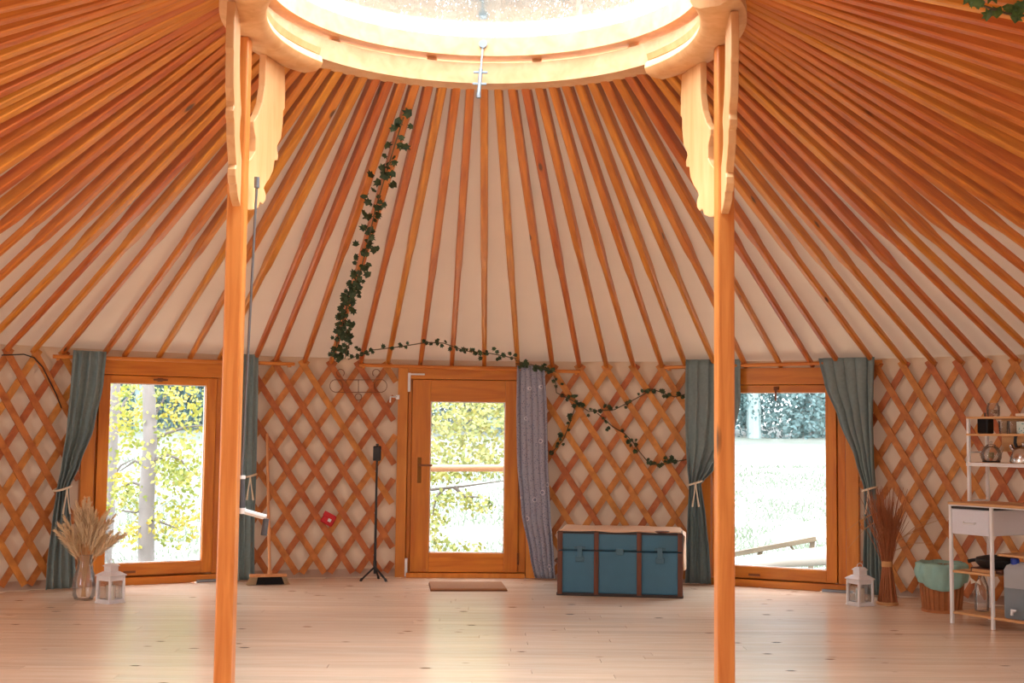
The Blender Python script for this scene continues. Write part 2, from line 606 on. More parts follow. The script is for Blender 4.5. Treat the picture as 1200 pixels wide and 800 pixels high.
def make_pole(i, az):
    A = cyl_pt(i * DR, HR + .045, RR - .03)
    B = cyl_pt(az, HW + .004, R + .015)
    ln = (B - A).length
    ax = (B - A) / ln
    side = Vector((0, 0, 1)).cross(ax).normalized()
    up = ax.cross(side)
    mb = MB()
    vs_, fs = [], []
    kn = rnd.uniform(.42, .56)
    st = [(0, .046, .078), (kn, .05, .074), (kn + .045, .045, .056), (.9, .042, .05), (1, .038, .046)]
    for t, w, h in st:
        ch = .006 if t <= kn else .011
        w2, h2 = w / 2, h / 2
        x = t * ln
        for yy_, zz in ((-w2 + ch, -h2), (w2 - ch, -h2), (w2, -h2 + ch), (w2, h2 - ch), (w2 - ch, h2), (-w2 + ch, h2), (-w2, h2 - ch), (-w2, -h2 + ch)):
            vs_.append((x, yy_, zz))
    for s_ in range(len(st) - 1):
        for k in range(8):
            k2 = (k + 1) % 8
            fs.append((s_ * 8 + k, s_ * 8 + k2, s_ * 8 + 8 + k2, s_ * 8 + 8 + k))
    fs.append(tuple(range(8)))
    fs.append(tuple(range(39, 31, -1)))
    mb.add(vs_, fs)
    o = mb.build('roof_pole', M_POLE, ceil)
    M = Matrix((ax, side, up)).transposed().to_4x4()
    M.translation = A
    o.matrix_local = M
    return o


for k in range(96):
    make_pole(k - 36, radians(POLE_AZ[k]))

# ring
rg = thing('roof_ring', 'round laminated wooden roof ring holding the tops of all roof poles', 'roof ring', (0, D, HR))
MB().lathe([(1.04, 0), (1.172, 0), (1.172, .11), (1.155, .118), (1.04, .112)], 96, closed=True).build('ring_body', M_RING, rg, smooth=True)
for k in range(12):
    a = (k + .5) * 2 * pi / 12
    MB().box((1.1 * sin(a), 1.1 * cos(a), .126), (.05, .05, .026)).build('spacer', M_RING, rg)
sk = thing('skylight', 'clear domed skylight in a round wooden frame over the roof ring', 'skylight', (0, D, HR + .138))
MB().lathe([(.995, 0), (1.13, 0), (1.13, .1), (.995, .1)], 96, closed=True).build('frame', M_RING, sk, smooth=True)
MB().lathe([(1.125 * sin(t) / sin(.62), .098 + 1.0 * (cos(t) - cos(.62)) / sin(.62) * .8) for t in [.62 * (1 - k / 10) for k in range(11)]], 64).build('dome', M_DOME, sk, smooth='all')
MB().lathe([(1.118, .1), (1.14, .1), (1.14, .122), (1.118, .122)], 64, closed=True).build('dome_rim', M_WHITE, sk, smooth=True)
# opener strut on the far side of the ring
P0 = aty(566, 52, D + .985)
P1 = aty(561, 110, D + .94)
so = thing('skylight_strut', 'steel telescopic strut clamped across the far side of the roof ring', 'strut', P0)
q = P1 - P0
MB().tube([(0, 0, 0), q * .55], .006, 8).build('rod', M_CHROME, so, smooth=True)
MB().tube([q * .5, q], .011, 10).build('sleeve', M_CHROME, so, smooth=True)
MB().tube([(0, .02, 0), (0, -.012, 0)], .022, 12).build('mount_plate', M_CHROME, so, smooth=True)
for f_ in (.57, .8):
    MB().box(q * f_, (.075, .012, .012)).build('clamp', M_CHROME, so, bevel=.002)
    MB().box(q * f_ + Vector((0, .03, 0)), (.02, .06, .02)).build('clamp_arm', M_CHROME, so)
MB().lathe([(.006, -.012), (.013, -.012), (.013, .012), (.006, .012)], 12, closed=True, c=q + q.normalized() * .01).build('end_ring', M_CHROME, so)

# posts with corbel and scroll brackets
outer = [(.49, -.075), (.505, -.2), (.505, -.31), (.485, -.33), (.485, -.4), (.465, -.49), (.42, -.54), (.415, -.56), (.435, -.59), (.43, -.62), (.39, -.63), (.375, -.69), (.33, -.745), (.285, -.785), (.265, -.81), (.29, -.835), (.29, -.87), (.255, -.9), (.22, -.895), (.2, -.93), (.13, -.955), (.034, -.97)]
inner = [(.034, -.73), (.1, -.69), (.15, -.64), (.15, -.57), (.12, -.52), (.12, -.49), (.17, -.44), (.22, -.36), (.245, -.26), (.25, -.075)]
for sgn, lab in ((-1, 'left square wooden post carrying the roof ring, beside the crank rod'), (1, 'right square wooden post carrying the roof ring, in front of the hillside window')):
    az = sgn * radians(86)
    P = cyl_pt(az, 0, 1.122)
    po = thing('support_post', lab, 'post', P, 0)
    tg = Vector((cos(az), -sin(az), 0))
    rd = Vector((sin(az), cos(az), 0))
    Mz = Matrix((tg, rd, Vector((0, 0, 1)))).transposed()
    MB().box((0, 0, (HR - .08) / 2), (.08, .08, HR - .08), Mz).build('shaft', M_POST, po, bevel=.009)
    cb_ = MB().lathe([(1.185, 0), (1.185, -.05), (1.1, -.082), (1.02, -.082), (.99, -.068), (.978, -.045), (.984, -.018), (1.0, -.004), (1.02, 0)], 24, closed=True, a0=az - .53, a1=az + .53)
    for v in cb_.v:
        v += Vector((0, D, HR)) - P
    cb_.build('corbel', M_BRACK, po, smooth=True)
    bd = MB().lathe([(.99, .03), (1.015, .022), (1.035, .03), (1.035, .0), (1.0, .0)], 24, closed=True, a0=az - .53, a1=az + .53)
    for v in bd.v:
        v += Vector((0, D, HR)) - P
    bd.build('moulding', M_BRACK, po, smooth=True)
    oi_ = [(x, z * .9 if z < -.1 else z) for x, z in outer + inner]
    for s2 in (-1, 1):
        Rb = Matrix.Rotation(s2 * radians(-9.5 if s2 == sgn else -8.5), 3, 'Z')
        MB().prism(oi_, (0, 0, HR), Rb @ tg * s2, (0, 0, 1), Rb @ rd * .036).build('scroll_bracket', M_BRACK, po, bevel=.004)

# crank that opens the skylight, hanging on the left post
Yc = 5.82
c0, c1, c2, c3 = aty(301, 215, Yc), aty(283, 560, Yc), aty(283, 598, Yc), aty(312, 606, Yc)
cr = thing('crank_rod', 'thin grey crank rod with two dark grips hanging beside the left post', 'crank', c1)
MB().tube([c0 - c1, (0, 0, 0)], .006, 8).build('rod', M_CHROME, cr, smooth=True)
MB().tube([(0, 0, .005), c2 - c1], .016, 12).build('grip', M_GREY, cr, smooth=True)
MB().tube([(0, 0, .012), (0, 0, -.004)], .018, 12).build('collar', M_WHITE, cr, smooth=True)
MB().tube([c2 - c1 + Vector((0, 0, .012)), c2 - c1 - Vector((0, 0, .014))], .02, 12).build('elbow', M_WHITE, cr, smooth=True)
ar = (c3 - c2)
MB().tube([c2 - c1, c3 - c1], .0125, 8).build('arm', M_WHITE, cr, smooth=True)
MB().tube([c3 - c1 + Vector((0, 0, -.005)), aty(309, 627, Yc) - c1], .014, 12).build('grip', M_GREY, cr, smooth=True)
MB().tube([c0 - c1 + Vector((0, 0, .03)), c0 - c1 - Vector((0, 0, .02))], .013, 10).build('hanger', M_CHROME, cr, smooth=True)


# ------------------------------------------------------------------ windows and door
def opening(name, a0, a1):
    ac = (a0 + a1) / 2
    r_ = R * cos((a1 - a0) / 2)
    o = bpy.data.objects.new(name, None)
    COL.objects.link(o)
    o.location = cyl_pt(ac, 0, r_)
    o.rotation_euler = (0, 0, -ac)
    o['kind'] = 'structure'
    w = 2 * R * sin((a1 - a0) / 2)
    return o, w, ac


def part_box(o, name, x0, x1, y0, y1, z0, z1, m, bv=.004):
    c = ((x0 + x1) / 2, (y0 + y1) / 2, (z0 + z1) / 2)
    return MB().bb(x0, x1, y0, y1, z0, z1).build(name, m, o, bevel=bv, off=c)


def window(name, a0, a1, ga0, ga1, gz0, gz1, top, handle_side):
    o, w, ac = opening(name, a0, a1)
    gx0, gx1 = R * sin(ga0 - ac), R * sin(ga1 - ac)
    h = w / 2
    sz0, sz1 = max(.07, gz0 - .1), gz1 + .065
    part_box(o, 'casing_board', -h, -h + .105, -.03, .07, 0, top, M_CAS)
    part_box(o, 'casing_board', h - .105, h, -.03, .07, 0, top, M_CAS)
    part_box(o, 'head_board', -h + .106, h - .106, -.03, .07, sz1 + .004, top, M_FRX)
    part_box(o, 'sill_board', -h + .106, h - .106, -.045, .07, 0, .062, M_FRX)
    # fixed frame
    fx0, fx1 = -h + .112, h - .112
    part_box(o, 'frame_jamb', fx0, gx0 - .095, .0, .07, .064, top - .118, M_FRZ)
    part_box(o, 'frame_jamb', gx1 + .095, fx1, .0, .07, .064, top - .118, M_FRZ)
    # sash
    sa = bpy.data.objects.new('sash', None)
    COL.objects.link(sa)
    sa.parent = o
    sx0, sx1 = gx0 - .09, gx1 + .09
    sz0, sz1 = max(.07, gz0 - .1), gz1 + .065
    part_box(sa, 'stile', sx0, gx0, -.022, .05, sz0, sz1, M_FRZ)
    part_box(sa, 'stile', gx1, sx1, -.022, .05, sz0, sz1, M_FRZ)
    part_box(sa, 'rail', gx0, gx1, -.02, .05, sz0, gz0, M_FRX)
    part_box(sa, 'rail', gx0, gx1, -.02, .05, gz1, sz1, M_FRX)
    for x0, x1, z0, z1 in ((fx0, sx0 + .03, .064, top - .118), (sx1 - .03, fx1, .064, top - .118), (sx0 + .03, sx1 - .03, sz1 - .02, sz1 + .03), (sx0 + .03, sx1 - .03, .05, sz0 + .03)):
        part_box(o, 'rebate_strip', x0, x1, .051, .072, z0, z1, M_FRZ, 0)
    for zz in (gz0, gz1):  # white strips imitate the blown-out bright edge around the glass
        part_box(sa, 'glare_bead', gx0, gx1, .012, .03, zz - .006, zz + .006, M_WHITE, 0)
    for xx in (gx0, gx1):
        part_box(sa, 'glare_bead', xx - .006, xx + .006, .012, .03, gz0, gz1, M_WHITE, 0)
    part_box(sa, 'pane', gx0, gx1, .02, .026, gz0, gz1, M_GLASS, 0)
    xm = (gx0 + gx1) / 2 + (.0 if handle_side == 'top' else .0)
    hm = part_box(o, 'handle', xm - .02, xm + .02, -.05, -.022, sz1 - .045, sz1 - .015, M_WIRE, .003)
    if handle_side == 'lever':
        part_box(hm, 'lever', -.008, .008, -.03, -.012, -.11, .005, M_WIRE, .003)
    else:
        part_box(hm, 'lever', -.06, .06, -.03, -.012, -.008, .008, M_WIRE, .003)
    hm2 = part_box(o, 'latch_plate', xm - .25, xm - .15, -.028, -.02, sz0 + .02, sz0 + .04, M_WIRE, .002)
    part_box(o, 'sill_strip', h - .3, h - .05, -.075, -.045, .0, .022, M_CHROME, .002)
    return o


window('window_1', AZW1[0], AZW1[1], radians(-32.05), radians(-24.16), .177, 1.675, 1.885, 'side')
window('window_2', AZW2[0], AZW2[1], radians(22.05), radians(30.18), .172, 1.672, 1.885, 'lever')

o, w, ac = opening('door_1', AZD[0], AZD[1])
dx = lambda a: R * sin(radians(a) - ac)
h = w / 2
L0, L1 = dx(-6.13), dx(3.34)
G0, G1 = dx(-4.5), dx(2.11)
part_box(o, 'casing_board', -h, -h + .09, -.03, .08, 0, 1.9, M_CAS)
part_box(o, 'casing_board', h - .09, h, -.03, .08, 0, 1.9, M_CAS)
part_box(o, 'head_board', -h + .091, h - .091, -.03, .08, 1.775, 1.9, M_FRX)
part_box(o, 'frame_jamb', -h + .094, L0 - .004, .0, .08, .05, 1.797, M_FRZ)
part_box(o, 'frame_jamb', L1 + .004, h - .094, .0, .08, .05, 1.797, M_FRZ)
part_box(o, 'threshold', -h + .1, h - .1, -.06, .08, 0, .042, M_CAS)
for x0, x1, z0, z1 in ((-h + .09, L0 + .03, .0, 1.8), (L1 - .03, h - .09, .0, 1.8), (L0 + .03, L1 - .03, 1.74, 1.8), (L0 + .03, L1 - .03, 0, .08)):
    part_box(o, 'rebate_strip', x0, x1, .042, .078, z0, z1, M_FRZ, 0)
lf = bpy.data.objects.new('door_leaf', None)
COL.objects.link(lf)
lf.parent = o
Lz0, Lz1, Gz0, Gz1 = .048, 1.77, .218, 1.575
part_box(lf, 'stile', L0, G0, -.03, .04, Lz0, Lz1, M_FRZ)
part_box(lf, 'stile', G1, L1, -.03, .04, Lz0, Lz1, M_FRZ)
part_box(lf, 'rail', G0, G1, -.028, .04, Lz0, Gz0, M_FRX)
part_box(lf, 'rail', G0, G1, -.028, .04, Gz1, Lz1, M_FRX)
for zz in (Gz0, Gz1):  # overexposed rim of the door glass, built as white strips
    part_box(lf, 'glare_bead', G0, G1, .0, .02, zz - .008, zz + .008, M_WHITE, 0)
for xx in (G0, G1):
    part_box(lf, 'glare_bead', xx - .008, xx + .008, .0, .02, Gz0, Gz1, M_WHITE, 0)
part_box(lf, 'pane', G0, G1, .008, .014, Gz0, Gz1, M_GLASS, 0)
hb = part_box(lf, 'handle_plate', L0 + .055, L0 + .09, -.04, -.03, .84, 1.07, plain('brass', (120, 78, 32), .4, .8), .003)
MB().tube([(L0 + .073, -.04, 1.0), (L0 + .073, -.085, 1.0), (L0 + .08, -.09, 1.0), (L0 + .19, -.088, 1.0)], .009, 8).build('lever_handle', M_WIRE, lf, smooth=True)
for zz in (.12, 1.62):
    MB().tube([(L1 + .004, -.036, zz), (L1 + .004, -.036, zz + .1)], .009, 8).build('hinge', M_WIRE, lf, smooth=True)
for x_, z0_, z1_ in ((-h + .1, .01, .17), (-h + .1, 1.66, 1.83)):
    part_box(o, 'white_clip', x_ - .012, x_ + .012, -.045, -.03, z0_, z1_, M_WHITE, .002)
part_box(o, 'white_clip', -h + .1, -h + .24, -.045, -.03, 1.81, 1.825, M_WHITE, .002)
hk = thing('curtain_hook', 'small white hook on the left casing of the door', 'hook', on_wall(462, 465, R - .045))
MB().tube([(.03, .02, 0), (0, -.02, 0), (-.03, -.03, .0), (-.035, -.03, -.05)], .008, 8).build('arm', M_WHITE, hk, smooth=True)
MB().box((.03, .015, 0), (.035, .02, .04)).build('base', M_WHITE, hk, bevel=.003)


# ------------------------------------------------------------------ lattice panels
def lattice(label, a_first, pitch, n_before, n_after, lim0, lim1, zlow=0.0):
    t = thing('lattice_panel', label, 'lattice', cyl_pt((lim0 + lim1) / 2, 0, R))
    off = t.location.copy()
    zt, dz = 1.875, .1865
    for fam in (-1, 1):
        rad = R - .006 if fam < 0 else R - .02
        for j in range(-n_before, n_after + 1):
            pts = []
            for k in range(0, 45):
                s_ = -.25 + k * (10.3 / 44)
                a = a_first + j * pitch + fam * s_ * pitch / 2
                z = zt - dz * s_
                if lim0 <= a <= lim1 and z > .005:
                    pts.append((a, z))
            if len(pts) < 3:
                continue
            pts = pts[::3] + ([pts[-1]] if (len(pts) - 1) % 3 else [])
            vs_, fs = [], []
            n = len(pts)
            for i, (a, z) in enumerate(pts):
                a2, z2 = pts[min(i + 1, n - 1)]
                a1_, z1_ = pts[max(i - 1, 0)]
                d_ = Vector(((a2 - a1_) * R, z2 - z1_)).normalized()
                nx, nz = -d_.y * .0275, d_.x * .0275
                for s_, rr in ((-1, rad - .006), (1, rad - .006), (1, rad + .006), (-1, rad + .006)):
                    vs_.append(cyl_pt(a + s_ * nx / R, z + s_ * nz, rr) - off)
            for i in range(n - 1):
                for k in range(4):
                    k2 = (k + 1) % 4
                    fs.append((i * 4 + k, i * 4 + k2, i * 4 + 4 + k2, i * 4 + 4 + k))
            fs += [(0, 1, 2, 3), (n * 4 - 1, n * 4 - 2, n * 4 - 3, n * 4 - 4)]
            MB().add(vs_, fs).build('slat', M_SLAT, t)
    return t


rad_ = radians
lattice('diamond lattice of wooden slats left of the birch window, behind the pampas grass', rad_(-40.24), rad_(2.2), 6, 9, rad_(-52), AZW1[0] - .002)
lattice('diamond lattice of wooden slats between the birch window and the door, behind the broom', rad_(-18.2), rad_(2.43), 7, 10, AZW1[1] + .002, AZD[0] - .002)
lattice('diamond lattice of wooden slats between the door and the hillside window, behind the blue trunk', rad_(6.33), rad_(2.42), 7, 11, AZD[1] + .002, AZW2[0] - .002)
lattice('diamond lattice of wooden slats right of the hillside window, behind the white shelf unit', rad_(36.68), rad_(2.2), 8, 12, AZW2[1] + .002, rad_(57))

# ------------------------------------------------------------------ curtain rods
for lab, x0, y0, x1, y1 in (('round wooden curtain rod above the left birch window', 62, 417.5, 345, 426.5), ('round wooden curtain rod above the door and patterned curtain', 421, 427.5, 680, 435.5), ('round wooden curtain rod above the right hillside window', 779, 430.5, 1034, 423.5)):
    A, B = on_wall(x0, y0, R - .05), on_wall(x1, y1, R - .05)
    ro = thing('curtain_rod', lab, 'curtain rod', A, atan2((B - A).y, (B - A).x))
    ln = (B - A).length
    sl = (B.z - A.z) / ln
    MB().tube([(0, 0, 0), (ln, 0, B.z - A.z)], .016, 12).build('pole', M_ROD, ro, smooth=True)
    for f_ in (.02, .98):
        MB().bb(ln * f_ - .012, ln * f_ + .012, -.01, .04, ln * f_ * sl - .03, ln * f_ * sl + .014).build('bracket', M_ROD, ro, bevel=.003)


# ------------------------------------------------------------------ curtains
def curtain(label, rows_, m, folds, amp, rad=R - .13, tie=None, tieloc=None, nrow=34, seed=0, tassel=True):
    rr = random.Random(seed)
    ph = [rr.uniform(0, 6.28) for _ in range(4)]
    conv = []
    for xl, xr, yy_ in rows_:
        al, zl = wall_az(xl, yy_, rad)
        ar_, zr = wall_az(xr, yy_, rad)
        conv.append((zl * .5 + zr * .5, al, ar_))
    zs = [c[0] for c in conv]
    ztop, zbot = zs[0], max(.012, zs[-1])

    def at_z(z):
        for (z0, l0, r0_), (z1, l1, r1_) in zip(conv, conv[1:]):
            if z >= z1:
                f_ = (z0 - z) / max(1e-6, z0 - z1)
                f_ = f_ * f_ * (3 - 2 * f_) * .5 + f_ * .5
                return l0 + (l1 - l0) * f_, r0_ + (r1_ - r0_) * f_
        return conv[-1][1], conv[-1][2]
    nc = folds * 8
    grid = []
    wmax = max(c[2] - c[1] for c in conv)
    for i in range(nrow + 1):
        v = i / nrow
        z = ztop + (zbot - ztop) * v
        l, r_ = at_z(z)
        g = (r_ - l) / wmax
        a_ = amp * (.55 + .45 * (1 - g)) * (1 if v > .02 else .8)
        line = []
        for j in range(nc + 1):
            u = j / nc
            w_ = sin(2 * pi * folds * u + ph[0] + .8 * sin(3 * v + ph[1])) * .75 + .3 * sin(2 * pi * folds * .47 * u + ph[2] + 2.2 * v)
            uu = u + .25 / folds * cos(2 * pi * folds * u + ph[3]) * min(1, u * 4, (1 - u) * 4)
            line.append(cyl_pt(l + (r_ - l) * uu, z, rad - a_ * w_))
        grid.append(line)
    org = cyl_pt((conv[-1][1] + conv[-1][2]) / 2, 0, rad)
    t = thing('curtain', label, 'curtain', org)
    mb = MB().grid(grid)
    for v in mb.v:
        v -= org
    mb.build('cloth', m, t, smooth='all', solid=.004)
    if tie:
        az_, z_ = wall_az((tie[0] + tie[1]) / 2, tie[2], rad)
        al, ar_ = wall_az(tie[0], tie[2], rad)[0], wall_az(tie[1], tie[2], rad)[0]
        hw_ = (ar_ - al) / 2 * rad + .01
        pts = []
        Mr = Matrix.Rotation(-az_, 3, 'Z')
        cpt = cyl_pt(az_, z_, rad) - org
        for k in range(17):
            q_ = 2 * pi * k / 16
            pts.append(cpt + Mr @ Vector((hw_ * cos(q_), (amp + .03) * sin(q_), .02 * cos(q_))))
        MB().tube(pts, .009, 6, cap=False).build('tieback', M_ROPE, t, smooth=True)
        if tassel:
            f0 = cpt + Mr @ Vector((hw_ * .2, -amp - .035, 0))
            tb = MB()
            for dx_ in (-.012, .014):
                tb.tube([f0, f0 + Vector((dx_, -.005, -.1)), f0 + Vector((dx_ * 2.2, 0, -.2))], [.006, .005, .009], 6)
            tb.build('tassel', M_ROPE, t, smooth=True)
    return t


curtain('grey teal curtain tied back at the left of the birch window, behind the pampas grass', [(86, 125, 411), (83, 121, 450), (78, 110, 500), (71, 93, 545), (66, 80, 572), (60, 82, 610), (54, 87, 660), (52, 90, 696)], M_CURT, 4, .045, R - .14, (65, 81, 572), seed=1)
curtain('narrow grey teal curtain hanging right beside the left post and broom', [(281, 303, 415), (280, 302, 480), (279, 300, 560), (279, 298, 620), (278, 298, 686)], M_CURT, 3, .035, R - .14, (280, 299, 558), seed=2)
curtain('blue grey printed curtain with pale ring dots hanging right of the door', [(606, 638, 428), (605, 641, 480), (606, 642, 540), (611, 645, 600), (621, 649, 650), (628, 651, 684)], M_DOORCURT, 5, .03, R - .14, seed=3)
curtain('grey teal curtain tied back between the blue trunk and the right post', [(804, 868, 421), (803, 868, 470), (804, 858, 520), (806, 836, 552), (808, 822, 566), (806, 828, 610), (804, 832, 650), (803, 834, 685)], M_CURT, 5, .04, R - .14, (808, 822, 566), seed=4)
curtain('grey teal curtain tied back at the right of the hillside window, behind the twig sheaf', [(959, 1025, 419), (966, 1024, 450), (982, 1023, 490), (1002, 1024, 540), (1013, 1026, 573), (1013, 1030, 610), (1011, 1034, 660), (1010, 1036, 700)], M_CURT, 5, .045, R - .14, (1013, 1026, 573), seed=5)


# ------------------------------------------------------------------ trunk with its linen runner
A, B = on_floor(653, 697), on_floor(800, 701)
u = (B - A)
TW = u.length
rz = atan2(u.y, u.x)
tk = thing('trunk', 'old blue teal travel trunk with brown wooden battens, under the lattice by the door', 'trunk', (A + B) / 2, rz)
hw, TD, TH, LZ = TW / 2, .62, .505, .36
MB().bb(-hw, hw, 0, TD, .02, LZ - .003).build('body', M_TRUNK, tk, bevel=.012)
MB().bb(-hw - .003, hw + .003, -.003, TD, LZ + .003, TH).build('lid', M_TRUNK, tk, bevel=.015)
for x_, w_ in ((-hw + .02, .04), (-hw * .375, .038), (hw * .31, .038), (hw - .02, .04)):
    b1 = MB().bb(x_ - w_ / 2, x_ + w_ / 2, -.016, -.001, .012, LZ - .004).build('batten', M_TRUNKWOOD, tk, bevel=.004)
    MB().bb(x_ - w_ / 2, x_ + w_ / 2, -.018, -.003, LZ + .004, TH + .004).build('batten', M_TRUNKWOOD, tk, bevel=.004)
    MB().bb(x_ - w_ / 2, x_ + w_ / 2, -.01, TD, TH, TH + .008).build('batten', M_TRUNKWOOD, tk, bevel=.003)
MB().bb(-hw - .006, hw + .006, -.012, TD, 0, .024).build('bottom_edging', M_DARKEDGE, tk, bevel=.004)
MB().bb(-hw - .004, hw + .004, -.008, .0, TH - .012, TH + .003).build('top_edging', M_DARKEDGE, tk, bevel=.003)
for x_ in (-hw * .64, hw * .64):
    lt = MB().bb(x_ - .02, x_ + .02, -.02, -.002, LZ - .06, LZ + .035).build('latch', M_LATCH, tk, bevel=.004)
    MB().bb(x_ - .045, x_ + .045, -.012, -.002, LZ + .01, LZ + .03).build('latch_plate', M_LATCH, lt, bevel=.003)
    MB().bb(x_ - .035, x_ + .035, -.012, -.002, LZ - .09, LZ - .045).build('latch_plate', M_LATCH, lt, bevel=.003)
MB().bb(-.03, .03, -.016, -.002, LZ - .03, LZ + .02).build('lock_plate', M_LATCH, tk, bevel=.004)
MB().tube([(-hw - .002, .12, .25), (-hw - .03, .14, .26), (-hw - .03, .3, .26), (-hw - .002, .32, .25)], .01, 8).build('side_handle', M_TRUNKWOOD, tk, smooth=True)
rn = thing('runner', 'pale linen runner draped over the blue trunk lid and down its right end', 'cloth', tk.location + Vector((0, 0, TH)), rz)
g = []
for i in range(31):
    s_ = -.06 + i / 30 * (TW + .06 + .3)
    r_ = []
    for j in range(11):
        v = .012 + j / 10 * (TD - .02)
        wv = .004 * sin(9 * s_ + 14 * v) + .003 * sin(23 * s_)
        if s_ < 0:
            p = Vector((-hw - .008, v, .012 + s_))
        elif s_ > TW:
            p = Vector((hw + .016 + .012 * sin(12 * v + s_ * 9), v - .05 * (s_ - TW), .012 - (s_ - TW)))
        else:
            p = Vector((-hw + s_, v, .014 + wv * .6))
            if j == 0:
                p.z -= .006 + .004 * sin(s_ * 17)
        r_.append(p)
    g.append(r_)
MB().grid(g).build('cloth', M_RUNNER, rn, smooth='all', solid=.006)
c_ = on_floor(776, 623, TH + .03)
bs = MB().lathe([(0, 0), (.035, 0), (.06, .012), (.05, .016), (0, .012)], 16).build('small_dish', M_TRUNKWOOD, smooth=True)
bs.location = (c_.x, c_.y, TH + .02)
tag(bs, 'small flat brown wooden dish lying on the linen runner', 'dish')

# ------------------------------------------------------------------ door mat
A, B, C_ = on_floor(505, 692.5), on_floor(594, 692.5), on_floor(507, 681)
mt = thing('door_mat', 'brown rectangular coir mat on the floor before the door', 'mat', (A + B) / 2, atan2((B - A).y, (B - A).x))
wm = (B - A).length / 2
MB().bb(-wm, wm, 0, .5, .004, .022).build('pile', M_MAT, mt, bevel=.005)
MB().bb(-wm - .004, wm + .004, -.006, .504, 0, .01).build('backing', M_MATEDGE, mt, bevel=.002)


# ------------------------------------------------------------------ lanterns and candles
def lantern(label, clabel, loc, rz_):
    t = thing('lantern', label, 'lantern', loc, rz_, None)
    s_ = .066
    MB().bb(-s_ - .012, s_ + .012, -s_ - .012, s_ + .012, 0, .014).build('base', M_LANT, t, bevel=.003)
    for i in (-1, 1):
        for j in (-1, 1):
            MB().bb(i * s_ - .008, i * s_ + .008, j * s_ - .008, j * s_ + .008, .014, .2).build('corner_post', M_LANT, t, bevel=.002)
    for k in range(4):
        Mk = Matrix.Rotation(k * pi / 2, 3, 'Z')
        MB().box(Mk @ Vector((0, -s_, .183)), (2 * s_ - .016, .008, .034), Mk).build('top_band', M_LANT, t, bevel=.002)
        MB().box(Mk @ Vector((0, -s_, .022)), (2 * s_ - .016, .008, .016), Mk).build('bottom_band', M_LANT, t, bevel=.002)
        MB().box(Mk @ Vector((0, -s_ + .006, .1)), (2 * s_ - .016, .002, .15), Mk).build('pane', M_GLASS, t)
    rf = MB()
    a, b = s_ + .016, .044
    rf.add([(-a, -a, .2), (a, -a, .2), (a, a, .2), (-a, a, .2), (-a, -a, .206), (a, -a, .206), (a, a, .206), (-a, a, .206), (-b, -b, .232), (b, -b, .232), (b, b, .232), (-b, b, .232)],
           [(3, 2, 1, 0), (0, 1, 5, 4), (1, 2, 6, 5), (2, 3, 7, 6), (3, 0, 4, 7), (4, 5, 9, 8), (5, 6, 10, 9), (6, 7, 11, 10), (7, 4, 8, 11), (8, 9, 10, 11)])
    rf.build('roof', M_LANT, t, bevel=.002)
    MB().bb(-.037, .037, -.037, .037, .23, .27).build('chimney', M_LANT, t, bevel=.003)
    cp = MB()
    a, b = .047, .026
    cp.add([(-a, -a, .27), (a, -a, .27), (a, a, .27), (-a, a, .27), (-b, -b, .292), (b, -b, .292), (b, b, .292), (-b, b, .292)], [(3, 2, 1, 0), (0, 1, 5, 4), (1, 2, 6, 5), (2, 3, 7, 6), (3, 0, 4, 7), (4, 5, 6, 7)])
    cp.build('cap', M_LANT, t, bevel=.002)
    MB().tube([Vector((.028 * cos(q_), 0, .292 + .03 * sin(q_))) for q_ in [pi * k / 8 for k in range(9)]], .003, 6).build('ring_handle', M_LANT, t)
    cdl = thing('candle', clabel, 'candle', (loc[0], loc[1], .0145))
    MB().lathe([(0, 0), (.034, 0), (.034, .11), (.03, .114), (.012, .108), (0, .108)], 20).build('wax', M_WAX, cdl, smooth=True)
    MB().tube([(0, 0, .106), (.002, 0, .125)], .0022, 5).build('wick', M_BLACK, cdl)


lantern('white metal candle lantern on the floor beside the pampas vase', 'white pillar candle inside the lantern beside the pampas vase', on_floor(129, 706), rad_(58))
lantern('white metal candle lantern on the floor left of the twig sheaf', 'white pillar candle inside the lantern left of the twig sheaf', on_floor(1008, 709), rad_(24))

